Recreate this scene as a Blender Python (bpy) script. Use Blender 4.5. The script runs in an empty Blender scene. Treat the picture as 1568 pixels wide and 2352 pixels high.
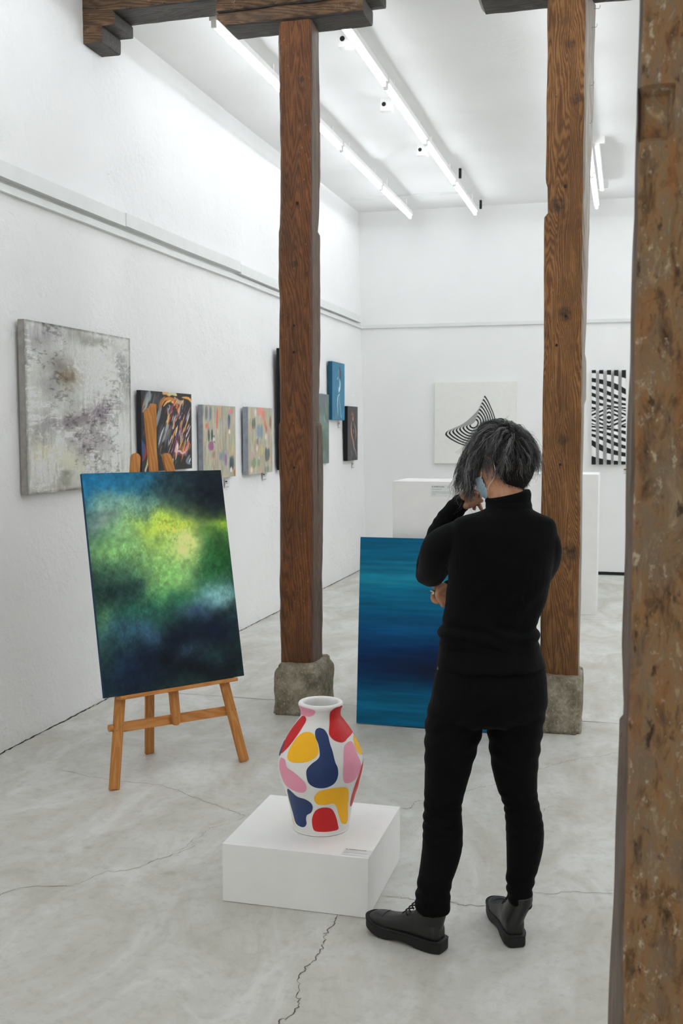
import bpy, bmesh, math, random
import numpy as np
from mathutils import Vector, Matrix, noise as mnoise
from mathutils.geometry import delaunay_2d_cdt

random.seed(7)
rng = np.random.default_rng(7)
scene = bpy.context.scene
COL = scene.collection

# ------------------------------------------------------------------ camera
IMG_W, IMG_H, FPX = 1568, 2352, 2450.0
CAM_H = 1.57
PITCH = math.radians(4.3415)
YAW = math.radians(15.014)          # the camera is turned left of the room's long axis
HEAD = np.array([-math.sin(YAW), math.cos(YAW), 0.0])
CR = np.array([math.cos(YAW), math.sin(YAW), 0.0])
CF = HEAD * math.cos(PITCH) + np.array([0, 0, -math.sin(PITCH)])
CU = HEAD * math.sin(PITCH) + np.array([0, 0, math.cos(PITCH)])
CC = np.array([0.0, 0.0, CAM_H])
cam_data = bpy.data.cameras.new('camera')
cam_data.sensor_fit = 'VERTICAL'
cam_data.sensor_height = 36.0
cam_data.lens = FPX / IMG_H * 36.0
cam_data.clip_start = 0.05
cam_data.dof.use_dof = True
cam_data.dof.focus_distance = 4.0
cam_data.dof.aperture_fstop = 8.0
cam = bpy.data.objects.new('camera', cam_data)
COL.objects.link(cam)
cam.location = CC
cam.rotation_euler = (math.pi / 2 - PITCH, 0, YAW)
scene.camera = cam

# ------------------------------------------------------------------ world, exposure
world = bpy.data.worlds.new('world')
scene.world = world
world.use_nodes = True
world.node_tree.nodes['Background'].inputs[0].default_value = (0.8, 0.85, 0.9, 1)
world.node_tree.nodes['Background'].inputs[1].default_value = 0.2
scene.view_settings.view_transform = 'Standard'
scene.view_settings.look = 'None'
scene.view_settings.gamma = 1.0
scene.view_settings.use_curve_mapping = False
scene.view_settings.exposure = 0.0
TUBE_POWER = 15.3                    # emission of each fluorescent tube
TUBE_COLOR = (0.905, 0.952, 1.0)
# added fill light at an invented window behind the camera, lifts lower walls
win = bpy.data.lights.new('added_fill_light', 'AREA')
win.shape = 'RECTANGLE'
win.size, win.size_y = 3.0, 2.3
win.energy = 30.0
win.color = (1.0, 0.985, 0.96)
fill_o = bpy.data.objects.new('added_fill_light', win)
COL.objects.link(fill_o)
fill_o.location = (-0.9, -2.16, 1.75)
fill_o.rotation_euler = (math.pi / 2, 0, 0)
scene.cycles.use_denoising = True
scene.cycles.adaptive_threshold = 0.03
scene.cycles.max_bounces = 9
scene.cycles.diffuse_bounces = 7
scene.cycles.sample_clamp_indirect = 8.0


def ray(px, py):
    return CF + CR * (px - IMG_W / 2) / FPX + CU * (IMG_H / 2 - py) / FPX


def at(px, py, d):
    """point seen at photo pixel (px, py), d metres ahead of the camera along the floor"""
    r = ray(px, py)
    return CC + r * (d / (r @ HEAD))


def on_plane(px, py, axis, v):
    r = ray(px, py)
    return CC + r * ((v - CC[axis]) / r[axis])


def on_floor(px, py, z=0.0):
    return on_plane(px, py, 2, z)


# ------------------------------------------------------------------ colours, noise
def lin(c):
    c = np.asarray(c, float) / 255.0
    return np.where(c <= 0.04045, c / 12.92, ((c + 0.055) / 1.055) ** 2.4)


def rgba(c):
    l = lin(c)
    return (float(l[0]), float(l[1]), float(l[2]), 1.0)


def vnoise(x, y, seed=0):
    xi = np.floor(x).astype(np.int64)
    yi = np.floor(y).astype(np.int64)
    fx, fy = x - xi, y - yi
    fx = fx * fx * (3 - 2 * fx)
    fy = fy * fy * (3 - 2 * fy)

    def h(a, b):
        n = (a * 374761393 + b * 668265263 + seed * 974711) & 0x7fffffff
        n = ((n ^ (n >> 13)) * 1274126177) & 0x7fffffff
        return ((n ^ (n >> 16)) & 0xffff) / 65535.0
    return (h(xi, yi) * (1 - fx) + h(xi + 1, yi) * fx) * (1 - fy) + (h(xi, yi + 1) * (1 - fx) + h(xi + 1, yi + 1) * fx) * fy


def fbm(x, y, seed=0, octv=4, gain=0.5):
    s, a, t = 0.0, 1.0, 0.0
    for o in range(octv):
        s = s + a * vnoise(x * 2 ** o + 17.3 * o, y * 2 ** o + 9.1 * o, seed + o)
        t += a
        a *= gain
    return s / t


def sstep(a, b, x):
    t = np.clip((x - a) / (b - a), 0, 1)
    return t * t * (3 - 2 * t)


# ------------------------------------------------------------------ node helpers
class NT:
    def __init__(self, name):
        self.m = bpy.data.materials.new(name)
        self.m.use_nodes = True
        self.t = self.m.node_tree
        self.b = self.t.nodes['Principled BSDF']

    def n(self, typ, props=None, **ins):
        nd = self.t.nodes.new(typ)
        for k, v in (props or {}).items():
            setattr(nd, k, v)
        for k, v in ins.items():
            key = k.replace('_', ' ')
            sock = nd.inputs[int(k[1:])] if k[0] == 'i' and k[1:].isdigit() else nd.inputs[key]
            self.put(sock, v)
        return nd

    def put(self, sock, v):
        if isinstance(v, bpy.types.NodeSocket):
            self.t.links.new(v, sock)
        elif isinstance(v, bpy.types.Node):
            self.t.links.new(v.outputs[0], sock)
        else:
            sock.default_value = v

    def math(self, op, a, b=0.0, clamp=False):
        nd = self.t.nodes.new('ShaderNodeMath')
        nd.operation = op
        nd.use_clamp = clamp
        self.put(nd.inputs[0], a)
        self.put(nd.inputs[1], b)
        return nd.outputs[0]

    def mix(self, fac, a, b, blend='MIX'):
        nd = self.t.nodes.new('ShaderNodeMix')
        nd.data_type = 'RGBA'
        nd.blend_type = blend
        self.put(nd.inputs['Factor'], fac)
        self.put(nd.inputs[6], a)
        self.put(nd.inputs[7], b)
        return nd.outputs[2]

    def ramp(self, fac, stops):
        nd = self.t.nodes.new('ShaderNodeValToRGB')
        el = nd.color_ramp.elements
        while len(el) < len(stops):
            el.new(0.5)
        for e, (p, c) in zip(el, stops):
            e.position = p
            e.color = c if len(c) == 4 else (*c, 1)
        self.put(nd.inputs[0], fac)
        return nd.outputs[0]

    def coords(self, scale=(1, 1, 1), loc=(0, 0, 0), kind='Object'):
        tc = self.n('ShaderNodeTexCoord')
        mp = self.n('ShaderNodeMapping', Vector=tc.outputs[kind], Scale=scale, Location=loc)
        return mp.outputs[0]

    def noise(self, vec, scale, detail=4, rough=0.55, dist=0.0):
        nd = self.n('ShaderNodeTexNoise', Vector=vec, Scale=scale, Detail=detail, Roughness=rough, Distortion=dist)
        return nd.outputs[0]

    def bump(self, h, strength=0.3, dist=0.01, prev=None):
        nd = self.n('ShaderNodeBump', Height=h, Strength=strength, Distance=dist)
        if prev is not None:
            self.put(nd.inputs['Normal'], prev)
        return nd.outputs[0]

    def done(self, color=None, rough=None, normal=None, spec=None, metal=None):
        if color is not None:
            self.put(self.b.inputs['Base Color'], color)
        if rough is not None:
            self.put(self.b.inputs['Roughness'], rough)
        if normal is not None:
            self.put(self.b.inputs['Normal'], normal)
        if spec is not None:
            self.put(self.b.inputs['Specular IOR Level'], spec)
        if metal is not None:
            self.put(self.b.inputs['Metallic'], metal)
        return self.m


def G(v):
    return (v, v, v, 1)


def plain(name, c, rough=0.6, var=0.06, scale=30.0, bump=0.0, spec=0.4, metal=0.0):
    """plain coat with slight tonal variation"""
    t = NT(name)
    co = t.coords()
    n = t.noise(co, scale, 4)
    a = np.array(rgba(c))
    lo, hi = a * (1 - var), np.minimum(a * (1 + var), 1)
    lo[3] = hi[3] = 1
    col = t.ramp(n, [(0.3, tuple(lo)), (0.7, tuple(hi))])
    nor = t.bump(n, bump, 0.004) if bump else None
    return t.done(col, rough, nor, spec, metal)


def mat_plaster(name, c, lump, fine):
    t = NT(name)
    co = t.coords()
    big = t.noise(co, 0.9, 3)
    mid = t.noise(co, 6, 5, 0.6)
    col = t.ramp(big, [(0.3, rgba(np.array(c) * 0.975)), (0.7, rgba(c))])
    patch = t.math('MULTIPLY', t.math('SUBTRACT', t.noise(co, 2.2, 3), 0.42, True), 5.0, True)
    spk = t.noise(co, 55, 6, 0.7)
    flake = t.math('MULTIPLY', t.math('POWER', t.noise(co, 24, 5, 0.65, 0.6), 3.0), patch)
    nb = t.bump(mid, lump, 0.02)
    nb = t.bump(spk, fine, 0.006, nb)
    nb = t.bump(flake, fine * 1.6, 0.03, nb)
    return t.done(col, 0.85, nb, 0.2)


def mat_wood(name, dark, mid, light, speck=0.25, knots=(), grain=26.0, stain=0.5, seed=0.0, gray=None, axis=2):
    """weathered timber: bands running along the given axis, bent round knots, with lime specks and grey stains"""
    t = NT(name)
    tc = t.n('ShaderNodeTexCoord').outputs['Object']
    sc = [1.0, 1.0, 1.0]
    sc[axis] = 0.10
    warp = t.n('ShaderNodeTexNoise', Vector=t.n('ShaderNodeMapping', Vector=tc, Scale=sc, Location=(seed, seed * 1.7, seed)).outputs[0], Scale=7.0, Detail=3.0)
    base = t.n('ShaderNodeMapping', Vector=tc, Scale=sc, Location=(seed * .3, 0, seed)).outputs[0]
    vadd = t.n('ShaderNodeVectorMath', {'operation': 'SCALE'}, Vector=warp.outputs['Color'], Scale=0.16)
    vec = t.n('ShaderNodeVectorMath', {'operation': 'ADD'}, i0=base, i1=vadd.outputs[0]).outputs[0]
    kfac = None
    ring = None
    for (kx, ky, kz, kr) in knots:
        dv = t.n('ShaderNodeVectorMath', {'operation': 'SUBTRACT'}, i0=tc, i1=(kx, ky, kz)).outputs[0]
        dm = t.n('ShaderNodeVectorMath', {'operation': 'MULTIPLY'}, i0=dv, i1=(1, 0.15, 0.55)).outputs[0]
        ln = t.n('ShaderNodeVectorMath', {'operation': 'LENGTH'}, i0=dm).outputs['Value']
        g = t.math('POWER', 2.718, t.math('MULTIPLY', t.math('MULTIPLY', ln, ln), -1.0 / (kr * 1.6) ** 2))
        sx = t.n('ShaderNodeSeparateXYZ', i0=dv).outputs[0]
        off = t.math('MULTIPLY', t.math('SIGN', sx), t.math('MULTIPLY', g, kr * 0.8))
        cv = t.n('ShaderNodeCombineXYZ', X=off).outputs[0]
        vec = t.n('ShaderNodeVectorMath', {'operation': 'SUBTRACT'}, i0=vec, i1=cv).outputs[0]
        k = t.math('MULTIPLY', t.math('SUBTRACT', kr, t.n('ShaderNodeVectorMath', {'operation': 'LENGTH'}, i0=t.n('ShaderNodeVectorMath', {'operation': 'MULTIPLY'}, i0=dv, i1=(1, .15, 1)).outputs[0]).outputs['Value']), 2.2 / kr, True)
        kfac = k if kfac is None else t.math('MAXIMUM', kfac, k)
    wave = t.n('ShaderNodeTexWave', {'wave_type': 'BANDS', 'bands_direction': 'DIAGONAL'}, Vector=vec, Scale=grain, Distortion=4.5, Detail=4.0, Detail_Scale=1.8, Detail_Roughness=0.6)
    fib = t.noise(t.n('ShaderNodeMapping', Vector=tc, Scale=[(1.0 if i != axis else 0.06) for i in range(3)]).outputs[0], 150, 4, 0.7)
    m2 = np.array(dark) * .35 + np.array(mid) * .65
    col = t.ramp(wave.outputs['Fac'], [(0.0, rgba(m2)), (0.3, rgba(mid)), (0.95, rgba(light))])
    col = t.mix(t.math('MULTIPLY', fib, 0.42), col, rgba(dark))
    big = t.noise(t.n('ShaderNodeMapping', Vector=tc, Scale=[(1.0 if i != axis else 0.45) for i in range(3)], Location=(seed, 3, seed)).outputs[0], 5.0, 5, 0.6)
    blot = t.ramp(big, [(0.36, G(0)), (0.66, G(1))])
    gcol = rgba(gray) if gray is not None else rgba(np.array(dark) * 0.85)
    col = t.mix(t.math('MULTIPLY', blot, stain), col, gcol)
    b2 = t.noise(t.n('ShaderNodeMapping', Vector=tc, Scale=[(1.0 if i != axis else 0.35) for i in range(3)], Location=(2, seed, 4)).outputs[0], 17.0, 6, 0.7, 0.5)
    col = t.mix(t.math('MULTIPLY', t.ramp(b2, [(0.50, G(0)), (0.66, G(1))]), 0.5 * min(1.0, stain * 1.6)), col, rgba(np.array(dark) * 0.8))
    col = t.mix(t.math('MULTIPLY', t.ramp(b2, [(0.32, G(1)), (0.44, G(0))]), 0.30 * min(1.0, stain * 1.6)), col, rgba(np.minimum(np.array(light) * 1.12, 255)))
    if kfac is not None:
        kn = t.noise(tc, 60, 4)
        kc = t.ramp(kn, [(0.3, rgba((38, 28, 23))), (0.7, rgba((74, 58, 47)))])
        kd = t.math('MULTIPLY', kfac, t.ramp(t.noise(tc, 34, 5, 0.7), [(0.35, G(0.15)), (0.6, G(0.85))]))
        col = t.mix(kd, col, kc)
    sp = t.noise(tc, 38, 6, 0.75)
    spm = t.noise(t.n('ShaderNodeMapping', Vector=tc, Location=(seed, 1, 2)).outputs[0], 4.5, 3)
    spf = t.math('MULTIPLY', t.ramp(sp, [(0.60, G(0)), (0.70, G(1))]), t.ramp(spm, [(0.48, G(0)), (0.68, G(1))]))
    col = t.mix(t.math('MULTIPLY', spf, speck), col, rgba((170, 155, 138)))
    scr = t.noise(t.n('ShaderNodeMapping', Vector=tc, Scale=(1.0, 1.0, 0.35), Rotation=(0.3, 0.7, 0.2)).outputs[0], 120, 3, 0.6)
    scf = t.math('MULTIPLY', t.ramp(scr, [(0.66, G(0)), (0.72, G(1))]), t.ramp(big, [(0.4, G(1)), (0.6, G(0.2))]))
    col = t.mix(t.math('MULTIPLY', scf, speck), col, rgba((182, 168, 150)))
    nb = t.bump(wave.outputs['Fac'], 0.35, 0.006)
    nb = t.bump(fib, 0.35, 0.003, nb)
    nb = t.bump(big, 0.3, 0.01, nb)
    rr = t.ramp(fib, [(0.3, G(0.5)), (0.8, G(0.72))])
    return t.done(col, rr, nb, 0.3)


def mat_rough_timber(name):
    """near post: eroded, limewashed and patched timber"""
    t = NT(name)
    tc = t.n('ShaderNodeTexCoord').outputs['Object']
    v1 = t.n('ShaderNodeMapping', Vector=tc, Scale=(1, 1, 0.42)).outputs[0]
    n1 = t.noise(v1, 34, 6, 0.68, 0.5)
    col = t.ramp(n1, [(0.30, rgba((68, 46, 30))), (0.42, rgba((118, 90, 62))), (0.50, rgba((148, 114, 78))), (0.58, rgba((134, 112, 86))), (0.72, rgba((196, 168, 130)))])
    v2 = t.n('ShaderNodeMapping', Vector=tc, Scale=(1, 1, 0.16), Location=(3, 1, 0)).outputs[0]
    orange = t.ramp(t.noise(v2, 30, 4, 0.5), [(0.54, G(0)), (0.64, G(1))])
    col = t.mix(t.math('MULTIPLY', orange, 0.34), col, rgba((160, 98, 44)))
    gr = t.ramp(t.noise(t.n('ShaderNodeMapping', Vector=tc, Scale=(1, 1, 0.5), Location=(7, 2, 5)).outputs[0], 14, 5, 0.65), [(0.46, G(0)), (0.60, G(1))])
    col = t.mix(t.math('MULTIPLY', gr, 0.65), col, rgba((124, 108, 90)))
    lime = t.ramp(t.noise(t.n('ShaderNodeMapping', Vector=tc, Scale=(1, 1, 0.6)).outputs[0], 60, 6, 0.75), [(0.58, G(0)), (0.66, G(1))])
    col = t.mix(t.math('MULTIPLY', lime, 0.7), col, rgba((206, 192, 168)))
    pit = t.ramp(t.noise(v1, 48, 5, 0.7), [(0.32, G(1)), (0.40, G(0))])
    col = t.mix(t.math('MULTIPLY', pit, 0.8), col, rgba((48, 36, 27)))
    nb = t.bump(n1, 0.6, 0.02)
    nb = t.bump(lime, 0.3, 0.004, nb)
    return t.done(col, 0.75, nb, 0.25)


def mat_stone(name):
    t = NT(name)
    co = t.coords()
    n1 = t.noise(co, 9, 6, 0.65)
    n2 = t.noise(co, 70, 6, 0.75)
    col = t.ramp(n1, [(0.3, rgba((98, 92, 75))), (0.5, rgba((146, 137, 118))), (0.72, rgba((190, 180, 164)))])
    col = t.mix(t.math('MULTIPLY', t.ramp(n2, [(0.55, G(0)), (0.7, G(1))]), 0.7), col, rgba((222, 215, 202)))
    col = t.mix(t.math('MULTIPLY', t.ramp(n2, [(0.3, G(1)), (0.42, G(0))]), 0.7), col, rgba((52, 47, 38)))
    nb = t.bump(n2, 0.7, 0.01)
    nb = t.bump(n1, 0.5, 0.02, nb)
    return t.done(col, 0.9, nb, 0.2)


def mat_concrete(name):
    t = NT(name)
    co = t.coords()
    a = t.noise(co, 0.8, 5, 0.6, 0.4)
    b = t.noise(t.coords((1, 0.55, 1)), 3.2, 7, 0.68, 0.8)
    c = t.noise(co, 22, 6, 0.7)
    col = t.ramp(a, [(0.3, rgba((196, 194, 187))), (0.7, rgba((217, 216, 212)))])
    col = t.mix(t.math('MULTIPLY', t.ramp(b, [(0.34, G(1)), (0.60, G(0))]), 0.62), col, rgba((168, 163, 148)))
    col = t.mix(t.math('MULTIPLY', t.ramp(b, [(0.55, G(0)), (0.72, G(1))]), 0.5), col, rgba((222, 222, 218)))
    col = t.mix(t.math('MULTIPLY', t.ramp(c, [(0.3, G(1)), (0.5, G(0))]), 0.30), col, rgba((140, 137, 126)))
    nd = t.n('ShaderNodeTexVoronoi', Vector=co, Scale=2.2, Randomness=1.0)
    spot = t.ramp(nd.outputs['Distance'], [(0.03, G(1)), (0.055, G(0))])
    col = t.mix(t.math('MULTIPLY', spot, 0.4), col, rgba((150, 140, 112)))
    rr = t.ramp(b, [(0.3, G(0.48)), (0.7, G(0.33))])
    nb = t.bump(b, 0.05, 0.01)
    nb = t.bump(c, 0.04, 0.003, nb)
    return t.done(col, rr, nb, 0.4)


def mat_paint(name, rough=0.55, relief=0.25, fine=0.10, scale=40.0):
    """oil paint: the painted colours are stored on the canvas grid; nodes add weave and brush relief"""
    t = NT(name)
    att = t.n('ShaderNodeAttribute', {'attribute_name': 'paint'})
    co = t.coords()
    n1 = t.noise(co, scale, 6, 0.7)
    n2 = t.noise(co, 420, 2)
    dk = t.ramp(n1, [(0.3, G(1 - fine * 2)), (0.7, G(1))])
    col = t.mix(1.0, att.outputs['Color'], dk, 'MULTIPLY')
    nb = t.bump(n1, relief, 0.004)
    nb = t.bump(n2, 0.08, 0.001, nb)
    return t.done(col, rough, nb, 0.35)


def mat_emit(name, color, strength):
    t = NT(name)
    t.put(t.b.inputs['Emission Color'], (*color, 1))
    t.put(t.b.inputs['Emission Strength'], strength)
    n = t.noise(t.coords(), 5, 1)
    return t.done(t.ramp(n, [(0, G(0.85)), (1, G(0.9))]), 0.4)


# ------------------------------------------------------------------ object helpers
def tag(o, label=None, cat=None, group=None, kind=None):
    if label:
        o['label'] = label
    if cat:
        o['category'] = cat
    if group:
        o['group'] = group
    if kind:
        o['kind'] = kind
    return o


def empty(name, loc=(0, 0, 0), rz=0.0):
    o = bpy.data.objects.new(name, None)
    o.empty_display_size = 0.1
    o.location = loc
    o.rotation_euler = (0, 0, rz)
    COL.objects.link(o)
    return o


def link(name, me, mat=None, parent=None, loc=None, rot=None, smooth=False):
    o = bpy.data.objects.new(name, me)
    COL.objects.link(o)
    if mat is not None:
        for m in (mat if isinstance(mat, (list, tuple)) else [mat]):
            me.materials.append(m)
    if parent is not None:
        o.parent = parent
    if loc is not None:
        o.location = loc
    if rot is not None:
        o.rotation_euler = rot
    if smooth:
        me.polygons.foreach_set('use_smooth', [True] * len(me.polygons))
    return o


def mesh(name, verts, faces):
    me = bpy.data.meshes.new(name)
    me.from_pydata([tuple(map(float, v)) for v in verts], [], [tuple(int(i) for i in f) for f in faces])
    me.update()
    return me


def box_me(name, x0, x1, y0, y1, z0, z1, bev=0.0, seg=2):
    bm = bmesh.new()
    bmesh.ops.create_cube(bm, size=1.0)
    for v in bm.verts:
        v.co = Vector((x0 + (v.co.x + .5) * (x1 - x0), y0 + (v.co.y + .5) * (y1 - y0), z0 + (v.co.z + .5) * (z1 - z0)))
    if bev:
        bmesh.ops.bevel(bm, geom=bm.edges[:], offset=bev, segments=seg, affect='EDGES', profile=0.5)
    me = bpy.data.meshes.new(name)
    bm.to_mesh(me)
    bm.free()
    return me


def box(name, x0, x1, y0, y1, z0, z1, mat, parent=None, bev=0.0, smooth=False):
    return link(name, box_me(name, x0, x1, y0, y1, z0, z1, bev), mat, parent, smooth=smooth)


def grid_box(x0, x1, y0, y1, z0, z1, nx, ny, nz):
    """closed box with a lattice on each face; returns verts, faces and face normals' axes"""
    idx, V, F, A = {}, [], [], []

    def vid(i, j, k):
        key = (i, j, k)
        if key not in idx:
            idx[key] = len(V)
            V.append((x0 + (x1 - x0) * i / nx, y0 + (y1 - y0) * j / ny, z0 + (z1 - z0) * k / nz))
        return idx[key]
    for i in range(nx):
        for k in range(nz):
            F.append((vid(i, 0, k), vid(i + 1, 0, k), vid(i + 1, 0, k + 1), vid(i, 0, k + 1))); A.append('front')
            F.append((vid(i, ny, k + 1), vid(i + 1, ny, k + 1), vid(i + 1, ny, k), vid(i, ny, k))); A.append('back')
    for j in range(ny):
        for k in range(nz):
            F.append((vid(0, j, k + 1), vid(0, j + 1, k + 1), vid(0, j + 1, k), vid(0, j, k))); A.append('left')
            F.append((vid(nx, j, k), vid(nx, j + 1, k), vid(nx, j + 1, k + 1), vid(nx, j, k + 1))); A.append('right')
    for i in range(nx):
        for j in range(ny):
            F.append((vid(i, j + 1, 0), vid(i + 1, j + 1, 0), vid(i + 1, j, 0), vid(i, j, 0))); A.append('bottom')
            F.append((vid(i, j, nz), vid(i + 1, j, nz), vid(i + 1, j + 1, nz), vid(i, j + 1, nz))); A.append('top')
    return np.array(V), F, A


def frames(P):
    P = np.asarray(P, float)
    T = np.gradient(P, axis=0)
    T /= np.linalg.norm(T, axis=1)[:, None] + 1e-12
    ref = np.array([0, 0, 1.0]) if abs(T[0][2]) < 0.9 else np.array([1.0, 0, 0])
    u = np.cross(T[0], ref)
    u /= np.linalg.norm(u)
    U = []
    for t in T:
        u = u - t * (u @ t)
        u /= np.linalg.norm(u)
        U.append(u)
    U = np.array(U)
    return T, U, np.cross(T, U)


def catmull(P, n):
    P = np.asarray(P, float)
    Q = np.vstack([2 * P[0] - P[1], P, 2 * P[-1] - P[-2]])
    out = []
    for i in range(1, len(Q) - 2):
        for k in range(n):
            t = k / n
            out.append(0.5 * ((2 * Q[i]) + (-Q[i - 1] + Q[i + 1]) * t + (2 * Q[i - 1] - 5 * Q[i] + 4 * Q[i + 1] - Q[i + 2]) * t * t + (-Q[i - 1] + 3 * Q[i] - 3 * Q[i + 1] + Q[i + 2]) * t ** 3))
    out.append(P[-1])
    return np.array(out)


def catmull_closed(P, n):
    P = np.asarray(P, float)
    m = len(P)
    out = []
    for i in range(m):
        a, b, c, d = P[(i - 1) % m], P[i], P[(i + 1) % m], P[(i + 2) % m]
        for k in range(n):
            t = k / n
            out.append(0.5 * ((2 * b) + (-a + c) * t + (2 * a - 5 * b + 4 * c - d) * t * t + (-a + 3 * b - 3 * c + d) * t ** 3))
    return np.array(out)


def tube(P, R, n=12, smooth_n=0, round_ends=True):
    """tube along P with radius R at each point; returns verts, faces"""
    P = np.asarray(P, float)
    R = np.broadcast_to(np.asarray(R, float), (len(P),)).copy()
    if smooth_n:
        PR = catmull(np.column_stack([P, R]), smooth_n)
        P, R = PR[:, :3], np.maximum(PR[:, 3], 1e-4)
    if round_ends:
        a = P[0] - P[1]
        a /= np.linalg.norm(a)
        b = P[-1] - P[-2]
        b /= np.linalg.norm(b)
        hd = [(0.35, 0.94), (0.7, 0.71), (0.93, 0.37)]
        P = np.vstack([[P[0] + a * R[0] * h for h, _ in reversed(hd)], P, [P[-1] + b * R[-1] * h for h, _ in hd]])
        R = np.concatenate([[R[0] * s for _, s in reversed(hd)], R, [R[-1] * s for _, s in hd]])
    T, U, W = frames(P)
    ang = np.linspace(0, 2 * np.pi, n, endpoint=False)
    V = (P[:, None, :] + R[:, None, None] * (np.cos(ang)[None, :, None] * U[:, None, :] + np.sin(ang)[None, :, None] * W[:, None, :])).reshape(-1, 3)
    F = []
    m = len(P)
    for i in range(m - 1):
        for j in range(n):
            k = (j + 1) % n
            F.append((i * n + j, i * n + k, (i + 1) * n + k, (i + 1) * n + j))
    F.append(tuple(range(n - 1, -1, -1)))
    F.append(tuple((m - 1) * n + j for j in range(n)))
    return V, F


def join(parts):
    V, F, o = [], [], 0
    for v, f in parts:
        V.append(np.asarray(v, float))
        F += [tuple(i + o for i in q) for q in f]
        o += len(v)
    return np.vstack(V), F


def bake_mods(o):
    dg = bpy.context.evaluated_depsgraph_get()
    me = bpy.data.meshes.new_from_object(o.evaluated_get(dg))
    o.modifiers.clear()
    old = o.data
    o.data = me
    bpy.data.meshes.remove(old)
    return o


def fused(name, parts, voxel, smooth_it, mat, parent=None, loc=(0, 0, 0)):
    """union of closed pieces as one continuous surface"""
    V, F = join(parts)
    o = link(name, mesh(name, V - np.asarray(loc), F), None, None)
    r = o.modifiers.new('r', 'REMESH')
    r.mode = 'VOXEL'
    r.voxel_size = voxel
    if smooth_it:
        s = o.modifiers.new('s', 'SMOOTH')
        s.factor = 0.5
        s.iterations = smooth_it
    bake_mods(o)
    for m in (mat if isinstance(mat, (list, tuple)) else [mat]):
        o.data.materials.append(m)
    o.data.polygons.foreach_set('use_smooth', [True] * len(o.data.polygons))
    if parent is not None:
        o.parent = parent
    return o


def flat_patch(poly, holes=(), inner=None):
    """triangulate a 2-D outline (with holes and optional inner points)"""
    pts, edges = [], []
    for lp in [poly, *holes]:
        b = len(pts)
        pts += [tuple(p) for p in lp]
        edges += [(b + i, b + (i + 1) % len(lp)) for i in range(len(lp))]
    if inner is not None:
        pts += [tuple(p) for p in inner]
    r = delaunay_2d_cdt([Vector((float(p[0]), float(p[1]))) for p in pts], edges, [], 0, 1e-7)
    v2 = np.array([(p.x, p.y) for p in r[0]])
    out = []
    loops = [np.asarray(lp, float) for lp in [poly, *holes]]
    for f in r[2]:
        c = v2[list(f)].mean(0)
        ins = sum(pip(c, lp) for lp in loops) % 2
        if ins:
            out.append(tuple(f))
    return v2, out


def pip(p, L):
    x, y = L[:, 0], L[:, 1]
    x2, y2 = np.roll(x, -1), np.roll(y, -1)
    c = ((y > p[1]) != (y2 > p[1]))
    with np.errstate(divide='ignore', invalid='ignore'):
        xx = (x2 - x) * (p[1] - y) / (y2 - y) + x
    return int(np.count_nonzero(c & (p[0] < xx)) % 2)

# ================================================================== materials
M_WALL = mat_plaster('white_plaster_rough', (243, 243, 242), 0.35, 0.30)
M_WALL2 = mat_plaster('white_plaster_smooth', (243, 243, 242), 0.08, 0.06)
M_CEIL = mat_plaster('white_ceiling', (242, 242, 241), 0.10, 0.06)
M_FLOOR = mat_concrete('polished_concrete')
M_WHITE = plain('white_paint', (242, 241, 239), 0.55, 0.02, 12)
M_TRIM = plain('white_trim', (226, 228, 226), 0.5, 0.03, 8)
M_BLACK = plain('black_plastic', (18, 18, 19), 0.5, 0.2, 40)
M_GAP = plain('dark_gap', (38, 36, 33), 0.9, 0.3, 30)
M_CRACK = plain('crack_dirt', (104, 100, 90), 0.95, 0.4, 60)
M_CRACK2 = plain('joint_dirt', (112, 110, 102), 0.95, 0.3, 60)
M_STONE = mat_stone('rough_granite')
M_GREYMETAL = plain('grey_metal', (120, 118, 114), 0.4, 0.1, 50, metal=0.8)
M_TUBE = mat_emit('fluorescent_glow', TUBE_COLOR, TUBE_POWER)

# ================================================================== setting
X_R, Y_F, Y_B, Z_C = 4.6, -2.2, 11.95, 4.005
Z_C2, Y_STEP = 4.04, 9.6


def wall_x(y, z):
    far = max(0.0, min(1.0, (y - 7.0) / 5.0))
    return -2.938 - 0.0165 * z + 0.03 * far * (1 - z / 4.0)


def build_left_wall():
    ny, nz = 220, 64
    V, F = [], []
    for j in range(ny + 1):
        y = Y_F + (Y_B + 0.1 - Y_F) * j / ny
        for k in range(nz + 1):
            z = 4.1 * k / nz
            n = mnoise.noise(Vector((y * 0.8, z * 0.8, 3.1))) * 0.006 + mnoise.noise(Vector((y * 3, z * 3, 8))) * 0.0022
            V.append((wall_x(y, z) + n - 0.004, y, z))
    for j in range(ny):
        for k in range(nz):
            a = j * (nz + 1) + k
            F.append((a, a + nz + 1, a + nz + 2, a + 1))
    o = link('wall_left', mesh('wall_left', V, F), M_WALL, smooth=True)
    tag(o, kind='structure')


build_left_wall()
tag(box('wall_back', -3.3, X_R + .2, Y_B, Y_B + 0.2, 0, 4.2, M_WALL2), kind='structure')
tag(box('wall_right', X_R, X_R + 0.2, Y_F, Y_B, 0, 4.2, M_WALL2), kind='structure')
wf = tag(box('wall_front', -3.3, X_R + .2, Y_F - 0.2, Y_F, 0, 0.6, M_WALL2), kind='structure')
box('wall_front_piece', -3.3, X_R + .2, Y_F - 0.2, Y_F, 2.9, 4.2, M_WALL2, wf)
box('wall_front_piece', -3.3, -2.4, Y_F - 0.2, Y_F, 0.6, 2.9, M_WALL2, wf)
box('wall_front_piece', 0.6, X_R + .2, Y_F - 0.2, Y_F, 0.6, 2.9, M_WALL2, wf)
wn = tag(box('added_window_1', -2.4, 0.6, Y_F - 0.12, Y_F - 0.06, 0.6, 0.66, M_WHITE), 'invented window frame behind the viewer, added for the fill light', kind='structure')  # invented opening, added to house the fill light
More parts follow.
